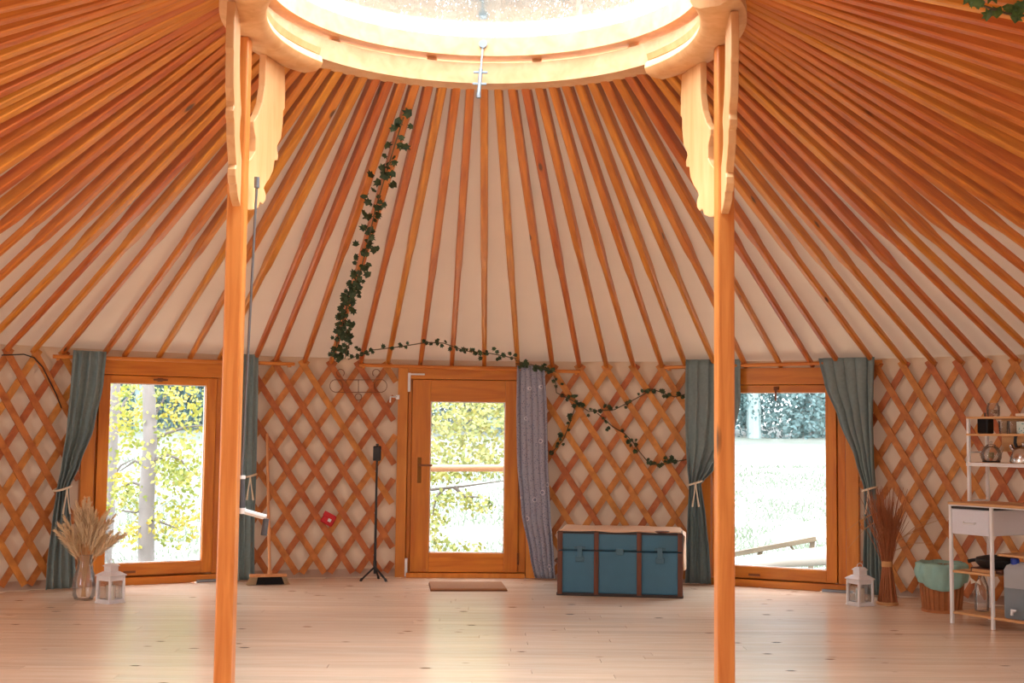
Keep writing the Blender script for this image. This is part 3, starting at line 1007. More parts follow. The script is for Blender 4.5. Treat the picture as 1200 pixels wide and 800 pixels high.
# ------------------------------------------------------------------ vase with pampas grass
vp = on_floor(98, 702)
va = thing('vase', 'clear glass bottle vase on the floor holding dried pampas grass', 'vase', vp)
prof = [(0, .006), (.062, .006), (.078, .03), (.082, .09), (.075, .16), (.055, .23), (.045, .29), (.05, .335)]
MB().lathe([(0, 0), (.066, 0), (.083, .03), (.087, .09), (.08, .16), (.06, .23), (.05, .29), (.055, .338)] + prof[::-1], 28).build('body', M_VASE, va, smooth=True)
for zz in (.1, .19):
    MB().lathe([(.0885 if zz < .15 else .076, zz - .004), (.0895 if zz < .15 else .077, zz), (.0885 if zz < .15 else .074, zz + .004)], 28).build('glass_band', M_VASE, va, smooth=True)
pg = thing('pampas_grass', 'bunch of dried blond pampas grass plumes standing in the glass vase', 'dried grass', vp + Vector((0, 0, .02)))
rp_ = random.Random(5)
for k in range(40):
    an = rp_.uniform(0, 2 * pi)
    lean = rp_.uniform(.05, .95) if k > 4 else rp_.uniform(0, .25)
    hgt = rp_.uniform(.6, .78) if lean < .6 else rp_.uniform(.5, .64)
    hx = cos(an) * lean * .37 + (.03 if k % 3 == 0 else 0)
    hy = sin(an) * lean * .16
    pts = []
    for q_ in range(8):
        t = q_ / 7
        pts.append(Vector((hx * t ** 1.9 - hx * .06 * (1 - t), hy * t ** 1.9, hgt * (t - .18 * lean * t ** 3))))
    st_ = MB().tube(pts, [.0028] * 6 + [.002, .001], 5).build('stem', M_STRAW, pg)
    pl_ = MB()
    for q_ in range(210):
        t = rp_.uniform(.56, 1.0)
        f_ = t * 7
        i0 = min(6, int(f_))
        p = pts[i0].lerp(pts[i0 + 1], f_ - i0)
        d_ = (pts[i0 + 1] - pts[i0]).normalized()
        ang = rp_.uniform(0, 2 * pi)
        o_ = d_.orthogonal().normalized()
        o_ = Matrix.Rotation(ang, 3, d_) @ o_
        ln = rp_.uniform(.04, .1) * (1.15 - .7 * abs(t - .72) / .28)
        tip = p + d_ * ln * .85 + o_ * ln * rp_.uniform(.25, .6) + Vector((0, 0, -.012 * rp_.random()))
        sd = d_.cross(o_) * .0022
        pl_.add([p - sd, p + sd, p.lerp(tip, .6) + sd * 1.1, tip, p.lerp(tip, .6) - sd * 1.1], [(0, 1, 2, 3, 4)])
    pl_.build('plume', M_PLUME, st_)

# ------------------------------------------------------------------ broom
bp = on_floor(314, 685)
br = thing('broom', 'wooden handled floor broom standing against the lattice beside the narrow curtain', 'broom', bp, -radians(-15))
top = on_wall(313, 508, R - .06) - bp
top = Matrix.Rotation(radians(-15), 3, 'Z') @ top
MB().tube([(.012, 0, .085), top], .0125, 10).build('handle', M_BROOM, br, smooth=True)
MB().bb(-.155, .155, -.028, .028, .066, .09).build('head', M_BROOM, br, bevel=.006)
MB().tube([(.012, 0, .08), (.014, .003, .12)], .02, 10).build('socket', M_BROOM, br, smooth=True)
rb = random.Random(3)
for lo_, hi_, m_ in ((-.15, -.085, M_BRIST2), (-.085, .11, M_BRIST), (.11, .15, M_BRIST2)):
    bm_ = MB()
    n_ = int((hi_ - lo_) * 900)
    for k in range(n_):
        x_ = lo_ + (hi_ - lo_) * (k + .5) / n_
        y_ = rb.uniform(-.024, .024)
        e_ = Vector((x_ * 1.18 + rb.uniform(-.006, .006), y_ * 1.5, .004))
        p = Vector((x_, y_, .068))
        bm_.add([p - Vector((.003, 0, 0)), p + Vector((.003, 0, 0)), e_ + Vector((.004, 0, 0)), e_ - Vector((.004, 0, 0))], [(0, 1, 2, 3)])
        bm_.add([p - Vector((0, .003, 0)), p + Vector((0, .003, 0)), e_ + Vector((0, .004, 0)), e_ - Vector((0, .004, 0))], [(0, 1, 2, 3)])
    b2 = bm_.build('bristles', m_, br)

# ------------------------------------------------------------------ black stand
sp_ = on_floor(439, 680)
sd_ = thing('speaker_stand', 'slim black tripod stand with a small black box on top, left of the door', 'stand', sp_)
MB().tube([(0, 0, .06), (0, 0, 1.04)], [.012, .009], 10).build('pole', M_BLACK, sd_, smooth=True)
MB().tube([(0, 0, .1), (0, 0, .17)], .016, 10).build('collar', M_BLACK, sd_, smooth=True)
for a_ in (-2.6, -.65, 1.4):
    MB().tube([(0, 0, .12), (.13 * cos(a_), .13 * sin(a_), .012)], .009, 8).build('leg', M_BLACK, sd_, smooth=True)
    MB().tube([(.122 * cos(a_), .122 * sin(a_), .022), (.136 * cos(a_), .136 * sin(a_), .0)], .012, 8).build('foot', M_BLACK, sd_, smooth=True)
MB().bb(-.034, .034, -.03, .03, 1.04, 1.17).build('head_box', M_BLACK, sd_, bevel=.01)
MB().bb(-.012, .012, -.01, .01, 1.17, 1.19).build('knob', M_BLACK, sd_, bevel=.004)

# ------------------------------------------------------------------ red pouch on lattice
pz = on_wall(385, 608, R - .045)
rp0 = thing('pouch', 'small red pouch with a pale mark hung on the lattice left of the stand', 'pouch', pz, rad_(13.6))
Mt = Matrix.Rotation(rad_(28), 3, 'Y')
MB().box((0, 0, 0), (.115, .035, .105), Mt).build('body', M_RED, rp0, bevel=.012)
MB().box(Mt @ Vector((-.01, -.019, .03)), (.11, .006, .045), Mt).build('flap', M_RED, rp0, bevel=.003)
MB().box(Mt @ Vector((.01, -.0195, -.005)), (.03, .004, .03), Mt).build('mark', M_WHITE, rp0, bevel=.002)

# ------------------------------------------------------------------ wire scroll ornament
wo = thing('wire_scroll', 'thin rusty wire scroll ornament hanging high on the lattice near the door', 'ornament', on_wall(420, 450, R - .04))
oo = wo.location


def wpt(x, y):
    return on_wall(x, y, R - .04) - oo


def arc(cx_, cy_, r_, a0, a1, n=14, ry=None):
    return [wpt(cx_ + r_ * cos(a0 + (a1 - a0) * k / n), cy_ + (ry or r_) * sin(a0 + (a1 - a0) * k / n)) for k in range(n + 1)]


for nm_, pts in (('scroll', arc(394, 452, 7.5, -1.2, 4.6)), ('scroll', arc(446, 452, 7.5, 4.2, -1.5)), ('scroll', arc(399, 437, 4.5, 1.5, 7.2)), ('scroll', arc(441, 437, 4.5, 1.6, -4.)),
                 ('bar', [wpt(393, 445), wpt(447, 445)]), ('bar', [wpt(396, 459.5), wpt(444, 459.5)]), ('bar', [wpt(420, 445), wpt(420, 460)]), ('scroll', arc(420, 465, 4, 0, 6.28))):
    MB().tube(pts, .0035, 5, cap=nm_ == 'bar').build(nm_, M_WIRE, wo)
cb2 = MB().tube([on_wall(x, y, R - .03) for x, y in ((2, 416), (28, 415), (40, 419), (50, 430), (57, 444), (66, 462), (72, 478))], .005, 6).build('cable', M_BLACK, smooth=True)
tag(cb2, 'thin black cable hanging down the left lattice beside the curtain', 'cable')

# ------------------------------------------------------------------ ivy garlands
LEAF = [(0, -.5), (.18, -.42), (.5, -.25), (.33, .02), (.42, .3), (.15, .2), (0, .55), (-.15, .2), (-.42, .3), (-.33, .02), (-.5, -.25), (-.18, -.42)]


def garland(label, paths, n_leaf, size, seed, m_, spread=.05, normal='wall'):
    rr = random.Random(seed)
    org = paths[0][0]
    t = thing('ivy_garland', label, 'ivy garland', org)
    vm, lm = MB(), MB()
    for pts in paths:
        vm.tube([p - org for p in pts], .0045, 5)
        L_ = [0]
        for a, b in zip(pts, pts[1:]):
            L_.append(L_[-1] + (b - a).length)
        n_ = int(n_leaf * L_[-1])
        for k in range(n_):
            s_ = rr.random() * L_[-1]
            i = 0
            while i < len(L_) - 2 and L_[i + 1] < s_:
                i += 1
            f_ = (s_ - L_[i]) / max(1e-6, L_[i + 1] - L_[i])
            p = pts[i].lerp(pts[i + 1], f_)
            p = p + Vector((rr.gauss(0, spread * .55), rr.gauss(0, .012), rr.gauss(0, spread * .55)))
            sz = size * rr.uniform(.7, 1.25)
            vdir = (EYE - p).normalized() + Vector((rr.gauss(0, .45), 0, rr.gauss(0, .45)))
            if normal == 'wall':
                c_dir = Vector((-p.x, D - p.y, rr.gauss(0, 1.2))).normalized()
                vdir = c_dir + Vector((rr.gauss(0, .4), 0, rr.gauss(0, .4)))
            vdir.normalize()
            a = Matrix.Rotation(rr.uniform(0, 6.28), 3, vdir) @ vdir.orthogonal().normalized()
            b = vdir.cross(a)
            cen = p - org
            lm.add([cen + vdir * sz * .12] + [cen + a * x * sz + b * y_ * sz for x, y_ in LEAF], [(0, j + 1, (j + 1) % 12 + 1) for j in range(12)])
    vm.build('vine', M_VINE, t)
    lo_ = lm.build('leaves', m_, t)
    lo_['kind'] = 'stuff'
    return t


def interp(pts, fn, n=6):
    out = []
    for (x0, y0), (x1, y1) in zip(pts, pts[1:]):
        for k in range(n):
            out.append(fn(x0 + (x1 - x0) * k / n, y0 + (y1 - y0) * k / n))
    out.append(fn(*pts[-1]))
    return out


fr = lambda x, y: on_roof(x, y, -.075)
fwl = lambda x, y: on_wall(x, y, R - .05)
garland('long dark ivy garland winding down one roof pole toward the door', [interp([(473, 138), (458, 185), (440, 245), (432, 280), (424, 312), (408, 352), (398, 388), (391, 418)], fr, 4), interp([(418, 330), (402, 372), (410, 400), (404, 420)], fr, 4)], 30, .052, 1, M_IVY, .06)
garland('thin ivy strand of small dark leaves strung along the roof edge above the door', [interp([(408, 421), (437, 410), (470, 406), (500, 401), (520, 402), (545, 411), (575, 414), (605, 420)], fr, 4)], 32, .04, 2, M_IVY, .035)
garland('clump of dark ivy on top of the printed door curtain', [interp([(604, 426), (622, 427), (640, 432), (652, 436)], lambda x, y: on_wall(x, y, R - .2), 4)], 70, .045, 3, M_IVY, .035)
garland('branching ivy garland draped over the lattice above the blue trunk', [
    interp([(650, 440), (652, 460), (672, 470), (690, 482), (720, 480), (745, 467), (765, 456), (790, 465), (803, 462)], fwl, 3),
    interp([(676, 470), (668, 495), (660, 515), (645, 532)], fwl, 3),
    interp([(700, 484), (718, 500), (732, 508), (742, 518), (750, 530), (760, 542), (775, 545), (790, 541), (806, 538)], fwl, 3)], 30, .044, 4, M_IVY, .035)
garland('green ivy garland hanging across the roof poles in the upper right corner', [interp([(1085, -14), (1135, -2), (1150, 6), (1180, 16), (1215, 20)], fr, 4)], 45, .055, 5, M_IVYGREEN, .045, 'cam')

# ------------------------------------------------------------------ twig sheaf
tp = on_floor(1040, 708)
ts = thing('twig_sheaf', 'tied sheaf of brown twigs standing on the floor against the right lattice', 'twig bundle', tp)
MB().lathe([(0, 0), (.082, 0), (.085, .012), (.08, .022), (0, .022)], 20).build('foot_ring', M_STRAW, ts, smooth=True)
MB().lathe([(.036, .3), (.042, .29), (.043, .33), (.036, .335)], 16, closed=True).build('band', M_STRAW, ts, smooth=True)
tr_ = random.Random(8)
lowm, upm = MB(), MB()
for k in range(170):
    a_ = tr_.uniform(0, 6.283)
    q_ = sqrt(tr_.random())
    b0 = Vector((.075 * q_ * cos(a_), .075 * q_ * sin(a_), .02))
    b1 = Vector((.034 * q_ * cos(a_), .034 * q_ * sin(a_), .31))
    lowm.tube([b0, b1], .004, 4)
for k in range(210):
    a_ = tr_.uniform(0, 6.283)
    q_ = sqrt(tr_.random())
    b1 = Vector((.034 * q_ * cos(a_), .034 * q_ * sin(a_), .31))
    h_ = tr_.uniform(.62, .92)
    sp2 = q_ * tr_.uniform(.1, .24)
    pts = [b1, Vector((sp2 * .45 * cos(a_), sp2 * .45 * sin(a_), .31 + (h_ - .31) * .5)), Vector((sp2 * cos(a_) + tr_.gauss(0, .015), sp2 * sin(a_) * .7, h_))]
    upm.tube(pts, [.0035, .0028, .0015], 3)
lowm.build('lower_twigs', M_TWIG, ts)
upm.build('upper_twigs', M_TWIG, ts)
gr = MB()
for x_, y_, x2, y2 in ((1030, 600, 992, 622), (1030, 608, 994, 642), (1028, 603, 1010, 612), (1046, 640, 1100, 602), (1046, 640, 1078, 622), (1044, 638, 1112, 605), (1048, 645, 1096, 636)):
    a0, a1 = on_wall(x_, y_, R - .3), on_wall(x2, y2, R - .3 if x2 < x_ else R - .12)
    md = a0.lerp(a1, .5) + Vector((0, 0, .03))
    gr.tube([a0 - tp, md - tp, a1 - tp], [.003, .0025, .001], 4)
gr.build('loose_stalks', M_STRAW, ts)

# ------------------------------------------------------------------ basket with liner
bk = on_floor(1104, 716)
bs_ = thing('basket', 'round brown wicker basket on the floor left of the white shelf unit', 'basket', bk)
MB().lathe([(0, .01), (.13, .01), (.155, .26), (.16, .34), (.15, .34), (.145, .26), (.12, .02), (0, .02)], 28).build('wall', M_WICKER, bs_, smooth=True)
for k in range(24):
    a_ = 2 * pi * k / 24
    MB().tube([(.134 * sin(a_), .134 * cos(a_), .0), (.148 * sin(a_), .148 * cos(a_), .13), (.158 * sin(a_), .158 * cos(a_), .26)], .008, 5).build('stake', M_WICKER, bs_)
MB().lathe([(.13, 0), (.148, 0), (.15, .02), (.136, .02)], 28, closed=True).build('foot_band', M_WICKER, bs_, smooth=True)
ln_ = []
for i in range(14):
    t = i / 13
    r_ = []
    for k in range(57):
        a_ = 2 * pi * k / 56
        wv = .006 * sin(a_ * 9 + t * 3) + .004 * sin(a_ * 17 - t * 8)
        if t < .28:
            rad2, z = .13 + .03 * t / .28, .16 + .2 * t / .28
        elif t < .36:
            rad2, z = .166, .365 + .004 * sin(a_ * 7)
        else:
            s2 = (t - .36) / .64
            rad2 = .178 + .012 * sin(s2 * pi) - .008 * s2
            z = .36 - s2 * (.165 + .03 * sin(a_ * 2 + 1))
            wv *= 1.4
        r_.append(Vector(((rad2 + wv) * sin(a_), (rad2 + wv) * cos(a_), z)))
    ln_.append(r_)
MB().grid(ln_).build('liner', M_LINER, bs_, smooth='all', solid=.003)

# ------------------------------------------------------------------ shelf unit
Fp = on_floor(1116, 730)
ua = atan2(-.866, .5)
su = thing('shelf_unit', 'white metal baker rack desk with wooden shelves at the right edge', 'shelf unit', Fp, ua)
# local x runs along the front (towards the right and the viewer), y runs back to the wall
U1, U2, DP, DT, TBL = .34, .98, .4, .2, .845


def su_pt(x, y_, z):
    return su.matrix_basis @ Vector((x, y_, z))


bpy.context.view_layer.update()
lg = .011
for x_ in (0, U1, U2):
    for y_ in (0, DP):
        MB().bb(x_ - lg, x_ + lg, y_ - lg, y_ + lg, 0, TBL - .02).build('leg', M_WHITE, su, bevel=.003)
TZ = {'low': TBL + .0, 'a': 1.12, 'b': 1.325, 'c': 1.447}
for x_ in (0, U2):
    for y_ in (DT, DP):
        MB().bb(x_ - lg, x_ + lg, y_ - lg, y_ + lg, TBL, 1.447).build('upright', M_WHITE, su, bevel=.003)
    MB().bb(x_ - .008, x_ + .008, DT, DP, TBL, TBL + .012).build('side_rail', M_WHITE, su)
    MB().bb(x_ - .006, x_ + .006, DT, DP, 1.19, 1.2).build('side_rail', M_WHITE, su)
MB().bb(-.015, U2 + .015, -.015, DP + .015, TBL - .018, TBL).build('desk_top', M_BOARD, su, bevel=.003)
MB().bb(-.012, U2 + .012, -.012, 0.0, TBL - .026, TBL - .0185).build('front_rail', M_WHITE, su, bevel=.002)
for z_, nm_ in ((1.108, 'shelf'), (1.311, 'shelf'), (1.432, 'shelf')):
    MB().bb(-.012, U2, DT - .012, DP + .012, z_, z_ + .016).build(nm_, M_BOARD, su, bevel=.002)
    if z_ < 1.2:
        MB().bb(-.012, U2, DT - .018, DT - .004, z_ - .012, z_ + .014).build('front_rail', M_WHITE, su, bevel=.002)
MB().bb(.12, U2, DP + .006, DP + .016, 1.2, 1.44).build('back_panel', M_BOARD, su)
SH1, SH2 = .085, .37
MB().bb(0, U2, 0, DP, SH1 - .016, SH1).build('shelf', M_BOARD, su, bevel=.002)
MB().bb(0, U1, 0, DP, SH2 - .016, SH2).build('shelf', M_BOARD, su, bevel=.002)
SH3 = .51
MB().bb(U1, U2, .05, DP, SH3 - .016, SH3).build('shelf', M_BOARD, su, bevel=.002)
dw = MB().bb(.014, U1 - .014, -.01, DP - .03, .625, .8).build('drawer', M_DRAWER, su, bevel=.006, off=(.17, .15, .72))
MB().bb(-.155, .155, -.162, .2, .081, .095).build('drawer_rim', M_BLACK, dw)
MB().tube([(-.05, -.163, -.01), (-.045, -.172, -.016), (.045, -.172, -.016), (.05, -.163, -.01)], .006, 6).build('pull', M_WHITE, dw, smooth=True)


def put(name, label, cat, x, y_, z, rz_=0., group=None):
    return thing(name, label, cat, su_pt(x, y_, z), ua + rz_, group)


# lower shelf: glass bottle with a bow, milky water can, dark can
t = put('bottle', 'tall clear glass bottle with a white bow on the lowest shelf', 'bottle', .1, .19, SH1)
MB().lathe([(0, .004), (.044, .004), (.046, .1), (.042, .17), (.022, .225), (.017, .24), (.017, .285)] + [(.02, .285), (.02, .24), (.026, .226), (.046, .172), (.05, .1), (.048, 0), (0, 0)], 20).build('glass', M_VASE, t, smooth=True)
MB().lathe([(.0, .288), (.012, .288), (.016, .305), (0, .31)], 12).build('stopper', M_VASE, t, smooth=True)
bw = MB()
for s_ in (-1, 1):
    bw.add([(-.02, -.03, .2), (-.02 + s_ * .035, -.045, .225), (-.02 + s_ * .04, -.035, .185), (-.02 + s_ * .02, -.03, .14), (-.02 + s_ * .008, -.032, .19)], [(0, 1, 2), (0, 4, 3)])
bw.build('bow', M_WAX, t, solid=.006)
t = put('water_can', 'milky plastic water can with a blue cap and white tap on the lowest shelf', 'water can', .47, .14, SH1, .08)
hw_, hd_ = .085, .1


def rr_box(x, y_, r_, n=4):
    o_ = []
    for cx_, cy_, a_ in ((x - r_, y_ - r_, 0), (-x + r_, y_ - r_, pi / 2), (-x + r_, -y_ + r_, pi), (x - r_, -y_ + r_, 3 * pi / 2)):
        for k in range(n + 1):
            q_ = a_ + pi / 2 * k / n
            o_.append((cx_ + r_ * cos(q_), cy_ + r_ * sin(q_)))
    return o_


def loft(secs):
    mb = MB()
    vs_, fs = [], []
    n = None
    for z, poly in secs:
        n = len(poly)
        vs_ += [(x, y_, z) for x, y_ in poly]
    for i in range(len(secs) - 1):
        for k in range(n):
            k2 = (k + 1) % n
            fs.append((i * n + k, i * n + k2, (i + 1) * n + k2, (i + 1) * n + k))
    fs += [tuple(range(n - 1, -1, -1)), tuple((len(secs) - 1) * n + k for k in range(n))]
    return mb.add(vs_, fs)


sec = lambda f_, x, y_: [(a, b) for a, b in rr_box(x, y_, .025)]
loft([(0, rr_box(hw_ - .008, hd_ - .008, .02)), (.01, rr_box(hw_, hd_, .025)), (.2, rr_box(hw_, hd_, .025)), (.202, rr_box(hw_, hd_, .025))]).build('water', M_WATER, t, smooth=True)
loft([(.204, rr_box(hw_, hd_, .025)), (.32, rr_box(hw_, hd_, .025)), (.352, rr_box(hw_ - .012, hd_ - .012, .025)), (.37, rr_box(hw_ - .045, hd_ - .04, .02))]).build('shoulder', M_JERRY, t, smooth=True)
MB().tube([(.02, .06, .35), (.03, .05, .4), (.05, -.0, .405), (.055, -.05, .36)], .014, 8).build('handle', M_JERRY, t, smooth=True)
MB().lathe([(0, .365), (.026, .365), (.028, .37), (.028, .4), (.024, .406), (0, .406)], 14, c=(-.02, -.05, -.005)).build('cap', M_BLUE, t, smooth=True)
MB().tube([(.0, -.1, .05), (.0, -.125, .05), (.0, -.128, .028)], .01, 8).build('tap', M_WHITE, t, smooth=True)
MB().bb(-.012, .03, -.128, -.118, .056, .068).build('tap_lever', M_WHITE, t, bevel=.003)
t = put('canister', 'dark grey canister right of the milky water can', 'canister', .68, .12, SH1)
loft([(0, rr_box(.1, .1, .02)), (.27, rr_box(.1, .1, .02)), (.285, rr_box(.09, .09, .02))]).build('body', plain('dark_grey', (64, 66, 72), .6), t, smooth=True)
MB().lathe([(0, .285), (.04, .285), (.04, .31), (0, .312)], 14).build('lid', M_BLACK, t, smooth=True)
# board and pan on the middle shelf
t = put('cutting_board', 'brown wooden board under the black pan on the small middle shelf', 'board', .23, .18, SH2)
MB().bb(-.11, .15, -.13, .13, 0, .03).build('board', M_TRUNKWOOD, t, bevel=.005)
MB().bb(-.09, .1, -.14, -.13, .0, .022).build('batten', M_BOARD, t, bevel=.003)
t = put('frying_pan', 'black cast iron pan with a lid on the wooden board', 'pan', .25, .17, SH2 + .031, .3)
MB().lathe([(0, 0), (.11, 0), (.14, .03), (.145, .055), (.138, .055), (.13, .03), (0, .02)], 28).build('bowl', M_IRON, t, smooth=True)
MB().lathe([(.146, .054), (.138, .068), (.08, .082), (0, .086)], 28).build('lid', M_IRON, t, smooth=True)
MB().tube([(-.14, 0, .045), (-.17, -.01, .04), (-.2, -.02, .03)], [.012, .012, .014], 8).build('handle', M_IRON, t, smooth=True)
t = put('bowl_stack', 'stack of blue patterned bowls on the shelf under the desk top', 'bowls', .62, .2, SH3)
for k in range(3):
    MB().lathe([(0, 0), (.035, 0), (.06, .035), (.064, .055), (.058, .055), (.03, .008), (0, .008)], 20, c=(0, 0, .022 * k)).build('bowl', M_MUG, t, smooth=True)
# tower
t = put('speaker', 'small black cube speaker on the upper shelf of the white rack', 'speaker', .08, .28, 1.327)
MB().bb(-.042, .042, -.035, .045, 0, .122).build('cabinet', M_BLACK, t, bevel=.01)
MB().bb(-.036, .036, -.038, -.034, .01, .112).build('grille', plain('grille_cloth', (14, 14, 15), .9), t, bevel=.001)
MB().tube([(0, .0, .12), (0, .0, .15)], .006, 8).build('antenna', M_BLACK, t)
tum0 = None
for k, (x_, y_, lb) in enumerate(((.22, .3, 'clear drinking glass beside the black speaker, left of two'), (.3, .3, 'clear drinking glass between its twin and the blue patterned mug'))):
    t = put('drinking_glass', lb, 'glass', x_, y_, 1.327, 0, 'drinking glasses on the rack')
    MB().lathe([(0, 0), (.03, 0), (.036, .09), (.033, .09), (.027, .008), (0, .008)], 18).build('tumbler', M_VASE, t, smooth=True)
t = put('mug', 'white mug with a blue green pattern at the right end of the shelf', 'mug', .42, .25, 1.327)
MB().lathe([(0, 0), (.042, 0), (.045, .01), (.045, .085), (.04, .085), (.04, .012), (0, .012)], 22).build('cup', M_MUG, t, smooth=True)
MB().tube([(.044, 0, .07), (.07, 0, .065), (.072, 0, .03), (.044, 0, .02)], .006, 6).build('handle', M_MUG, t, smooth=True)
t = put('mug', 'second blue patterned mug cut off by the right edge of the photo', 'mug', .54, .25, 1.327)
MB().lathe([(0, 0), (.042, 0), (.045, .01), (.045, .085), (.04, .085), (.04, .012), (0, .012)], 22).build('cup', M_MUG, t, smooth=True)
MB().tube([(.044, 0, .07), (.07, 0, .065), (.072, 0, .03), (.044, 0, .02)], .006, 6).build('handle', M_MUG, t, smooth=True)
t = put('teapot', 'round clear glass teapot on the shelf left of the kettle', 'teapot', .12, .29, 1.125)
MB().lathe([(0, .004), (.05, .004), (.066, .03), (.068, .06), (.05, .1), (.036, .112)] + [(.04, .114), (.053, .103), (.072, .06), (.07, .028), (.053, 0), (0, 0)], 24).build('body', M_VASE, t, smooth=True)
MB().lathe([(.036, .114), (.03, .125), (.008, .13), (.01, .145), (0, .15)], 16).build('lid', M_VASE, t, smooth=True)
MB().tube([(-.04, 0, .11), (-.085, 0, .105), (-.092, 0, .05), (-.066, 0, .03)], .006, 8).build('handle', M_VASE, t, smooth=True)
MB().tube([(.06, 0, .05), (.085, 0, .075), (.1, 0, .11)], [.014, .01, .008], 8).build('spout', M_VASE, t, smooth=True)
MB().lathe([(0, -.0), (.06, .0), (.062, .008), (0, .01)], 20, c=(0, 0, .001)).build('base_ring', M_IRON, t, smooth=True)
MB().lathe([(0, .03), (.018, .03), (.02, .07), (0, .072)], 12).build('infuser', plain('tea_leaf', (140, 120, 60), .8), t, smooth=True)
t = put('kettle', 'polished steel kettle with a black arched handle on the rack', 'kettle', .4, .27, 1.125)
MB().lathe([(0, 0), (.085, 0), (.09, .012), (.082, .05), (.06, .1), (.045, .112), (0, .116)], 28).build('body', M_STEEL, t, smooth=True)
MB().lathe([(.045, .112), (.03, .12), (.008, .124), (.012, .14), (0, .144)], 16).build('lid', M_STEEL, t, smooth=True)
MB().tube([(-.05, 0, .1), (-.066, 0, .14), (-.06, 0, .185), (-.02, 0, .212), (.03, 0, .208), (.066, 0, .175), (.075, 0, .1)], [.012, .011, .011, .011, .011, .012, .012], 8).build('handle', M_BLACK, t, smooth=True)
MB().tube([(-.06, 0, .07), (-.09, 0, .1), (-.1, 0, .125)], [.018, .014, .011], 8).build('spout', M_STEEL, t, smooth=True)
t = put('jar', 'small clear glass jar standing on top of the white rack', 'jar', .15, .28, 1.449)
MB().lathe([(0, 0), (.04, 0), (.046, .012), (.046, .07), (.036, .085), (.036, .095), (.032, .095), (.032, .085), (.042, .07), (.042, .012), (0, .006)], 20).build('glass', M_VASE, t, smooth=True)
MB().lathe([(0, .02), (.04, .02), (.04, .045), (0, .05)], 16).build('contents', plain('dried_herb', (150, 110, 70), .9, var=.4, scale=90), t, smooth=True)
t = put('tray', 'pale wooden tray lying on top of the white rack', 'tray', .62, .28, 1.449)
MB().bb(-.22, .25, -.09, .09, 0, .018).build('board', M_WAX, t, bevel=.004)

# ------------------------------------------------------------------ outside
gm = MB()
gx = []
for iy in range(40):
    yy_ = D + R + .3 + (iy / 39) ** 1.8 * 90
    r_ = []
    for ix in range(61):
        xx = (-1 + 2 * ix / 60) * (14 + iy * 2.3)
        z = -.38 + max(0, yy_ - 20) * .046 + .06 * sin(xx * .9 + yy_ * .7) + .04 * sin(xx * 2.3 - yy_ * 1.4)
        r_.append(Vector((xx, yy_, z)))
    gx.append(r_)
gm.grid(gx)
gd = gm.build('ground', M_MEADOW, smooth='all', structure=True)
gr2 = MB().lathe([(6.0, -.38), (26, -.4), (60, -.4)], 48, ROOT, a0=radians(90), a1=radians(270)).build('ground_front', M_MEADOW, structure=True)


def ground_z(x, y_):
    return -.38 + max(0, y_ - 20) * .046


# meadow grass in front of the windows, nobody could count it
tf = MB()
tr2 = random.Random(21)
for k in range(26000):
    dd = 12.2 + 26 * tr2.random() ** 1.5
    xx = (-.36 + .72 * tr2.random()) * dd
    if 11.8 > sqrt(xx * xx + (dd - D) ** 2) + D - .4:
        continue
    z = ground_z(xx, dd) - .02
    h_ = tr2.uniform(.05, .16)
    p = Vector((xx, dd, z))
    w_ = .006 + .0004 * dd
    tip = p + Vector((tr2.gauss(0, .08), tr2.gauss(0, .08), h_))
    tf.add([p - Vector((w_, 0, 0)), p + Vector((w_, 0, 0)), tip], [(0, 1, 2)])
tg_ = tf.build('meadow_grass', leafy('grass_blade', [(94, 101, 85), (101, 105, 94), (87, 96, 76), (105, 105, 96)], .8, .5))
tg_['kind'] = 'stuff'
tag(tg_, 'pale long meadow grass growing outside behind the windows', 'grass')


def leaf_cloud(mb, c, rad3, n, size, rr):
    for k in range(n):
        d_ = Vector((rr.gauss(0, 1), rr.gauss(0, 1), rr.gauss(0, 1))).normalized() * (rr.random() ** .45)
        p = Vector(c) + Vector((d_.x * rad3[0], d_.y * rad3[1], d_.z * rad3[2]))
        n_ = Vector((rr.gauss(0, .5), -1, rr.gauss(.3, .6))).normalized()
        a = Matrix.Rotation(rr.uniform(0, 6.28), 3, n_) @ n_.orthogonal().normalized()
        b = n_.cross(a)
        s_ = size * rr.uniform(.6, 1.3)
        mb.add([p - a * s_, p - b * s_ * .6 - a * s_ * .1, p + a * s_, p + b * s_ * .6 - a * s_ * .1], [(0, 1, 2, 3)])


def tree(name, label, Y, trunk_px, r0_, r1_, branches, clumps, mleaf, seed, lsize=.05, lean=0.):
    rr = random.Random(seed)
    pts = [aty(x, y_, Y) for x, y_ in trunk_px]
    zg = ground_z(pts[0].x, Y)
    base = Vector((pts[0].x + (pts[0].x - pts[1].x) * .3, Y, zg - .05))
    tt = thing(name, label, 'tree', base)
    full = [base] + pts
    d_ = (pts[-1] - pts[-2]).normalized()
    full += [pts[-1] + d_ * 1.2 + Vector((rr.gauss(0, .1), 0, 0)), pts[-1] + d_ * 2.6]
    n = len(full)
    MB().tube([p - base for p in full], [r0_ + (r1_ - r0_) * i / (n - 1) for i in range(n)], 12).build('trunk', M_BARK, tt, smooth=True)
    for bpx in branches:
        bp_ = [aty(x, y_, Y + dy) - base for x, y_, dy in bpx]
        m_ = len(bp_)
        MB().tube(bp_, [.022 - .016 * i / max(1, m_ - 1) for i in range(m_)], 6).build('branch', M_BRANCH, tt, smooth=True)
    lm = MB()
    for x, y_, dy, rx, ry, rz2, n_ in clumps:
        leaf_cloud(lm, aty(x, y_, Y + dy) - base, (rx * 1.3, ry * 1.2, rz2 * 1.3), int(n_ * .8), lsize, rr)
    lo_ = lm.build('leaves', mleaf, tt)
    lo_['kind'] = 'stuff'
    return tt


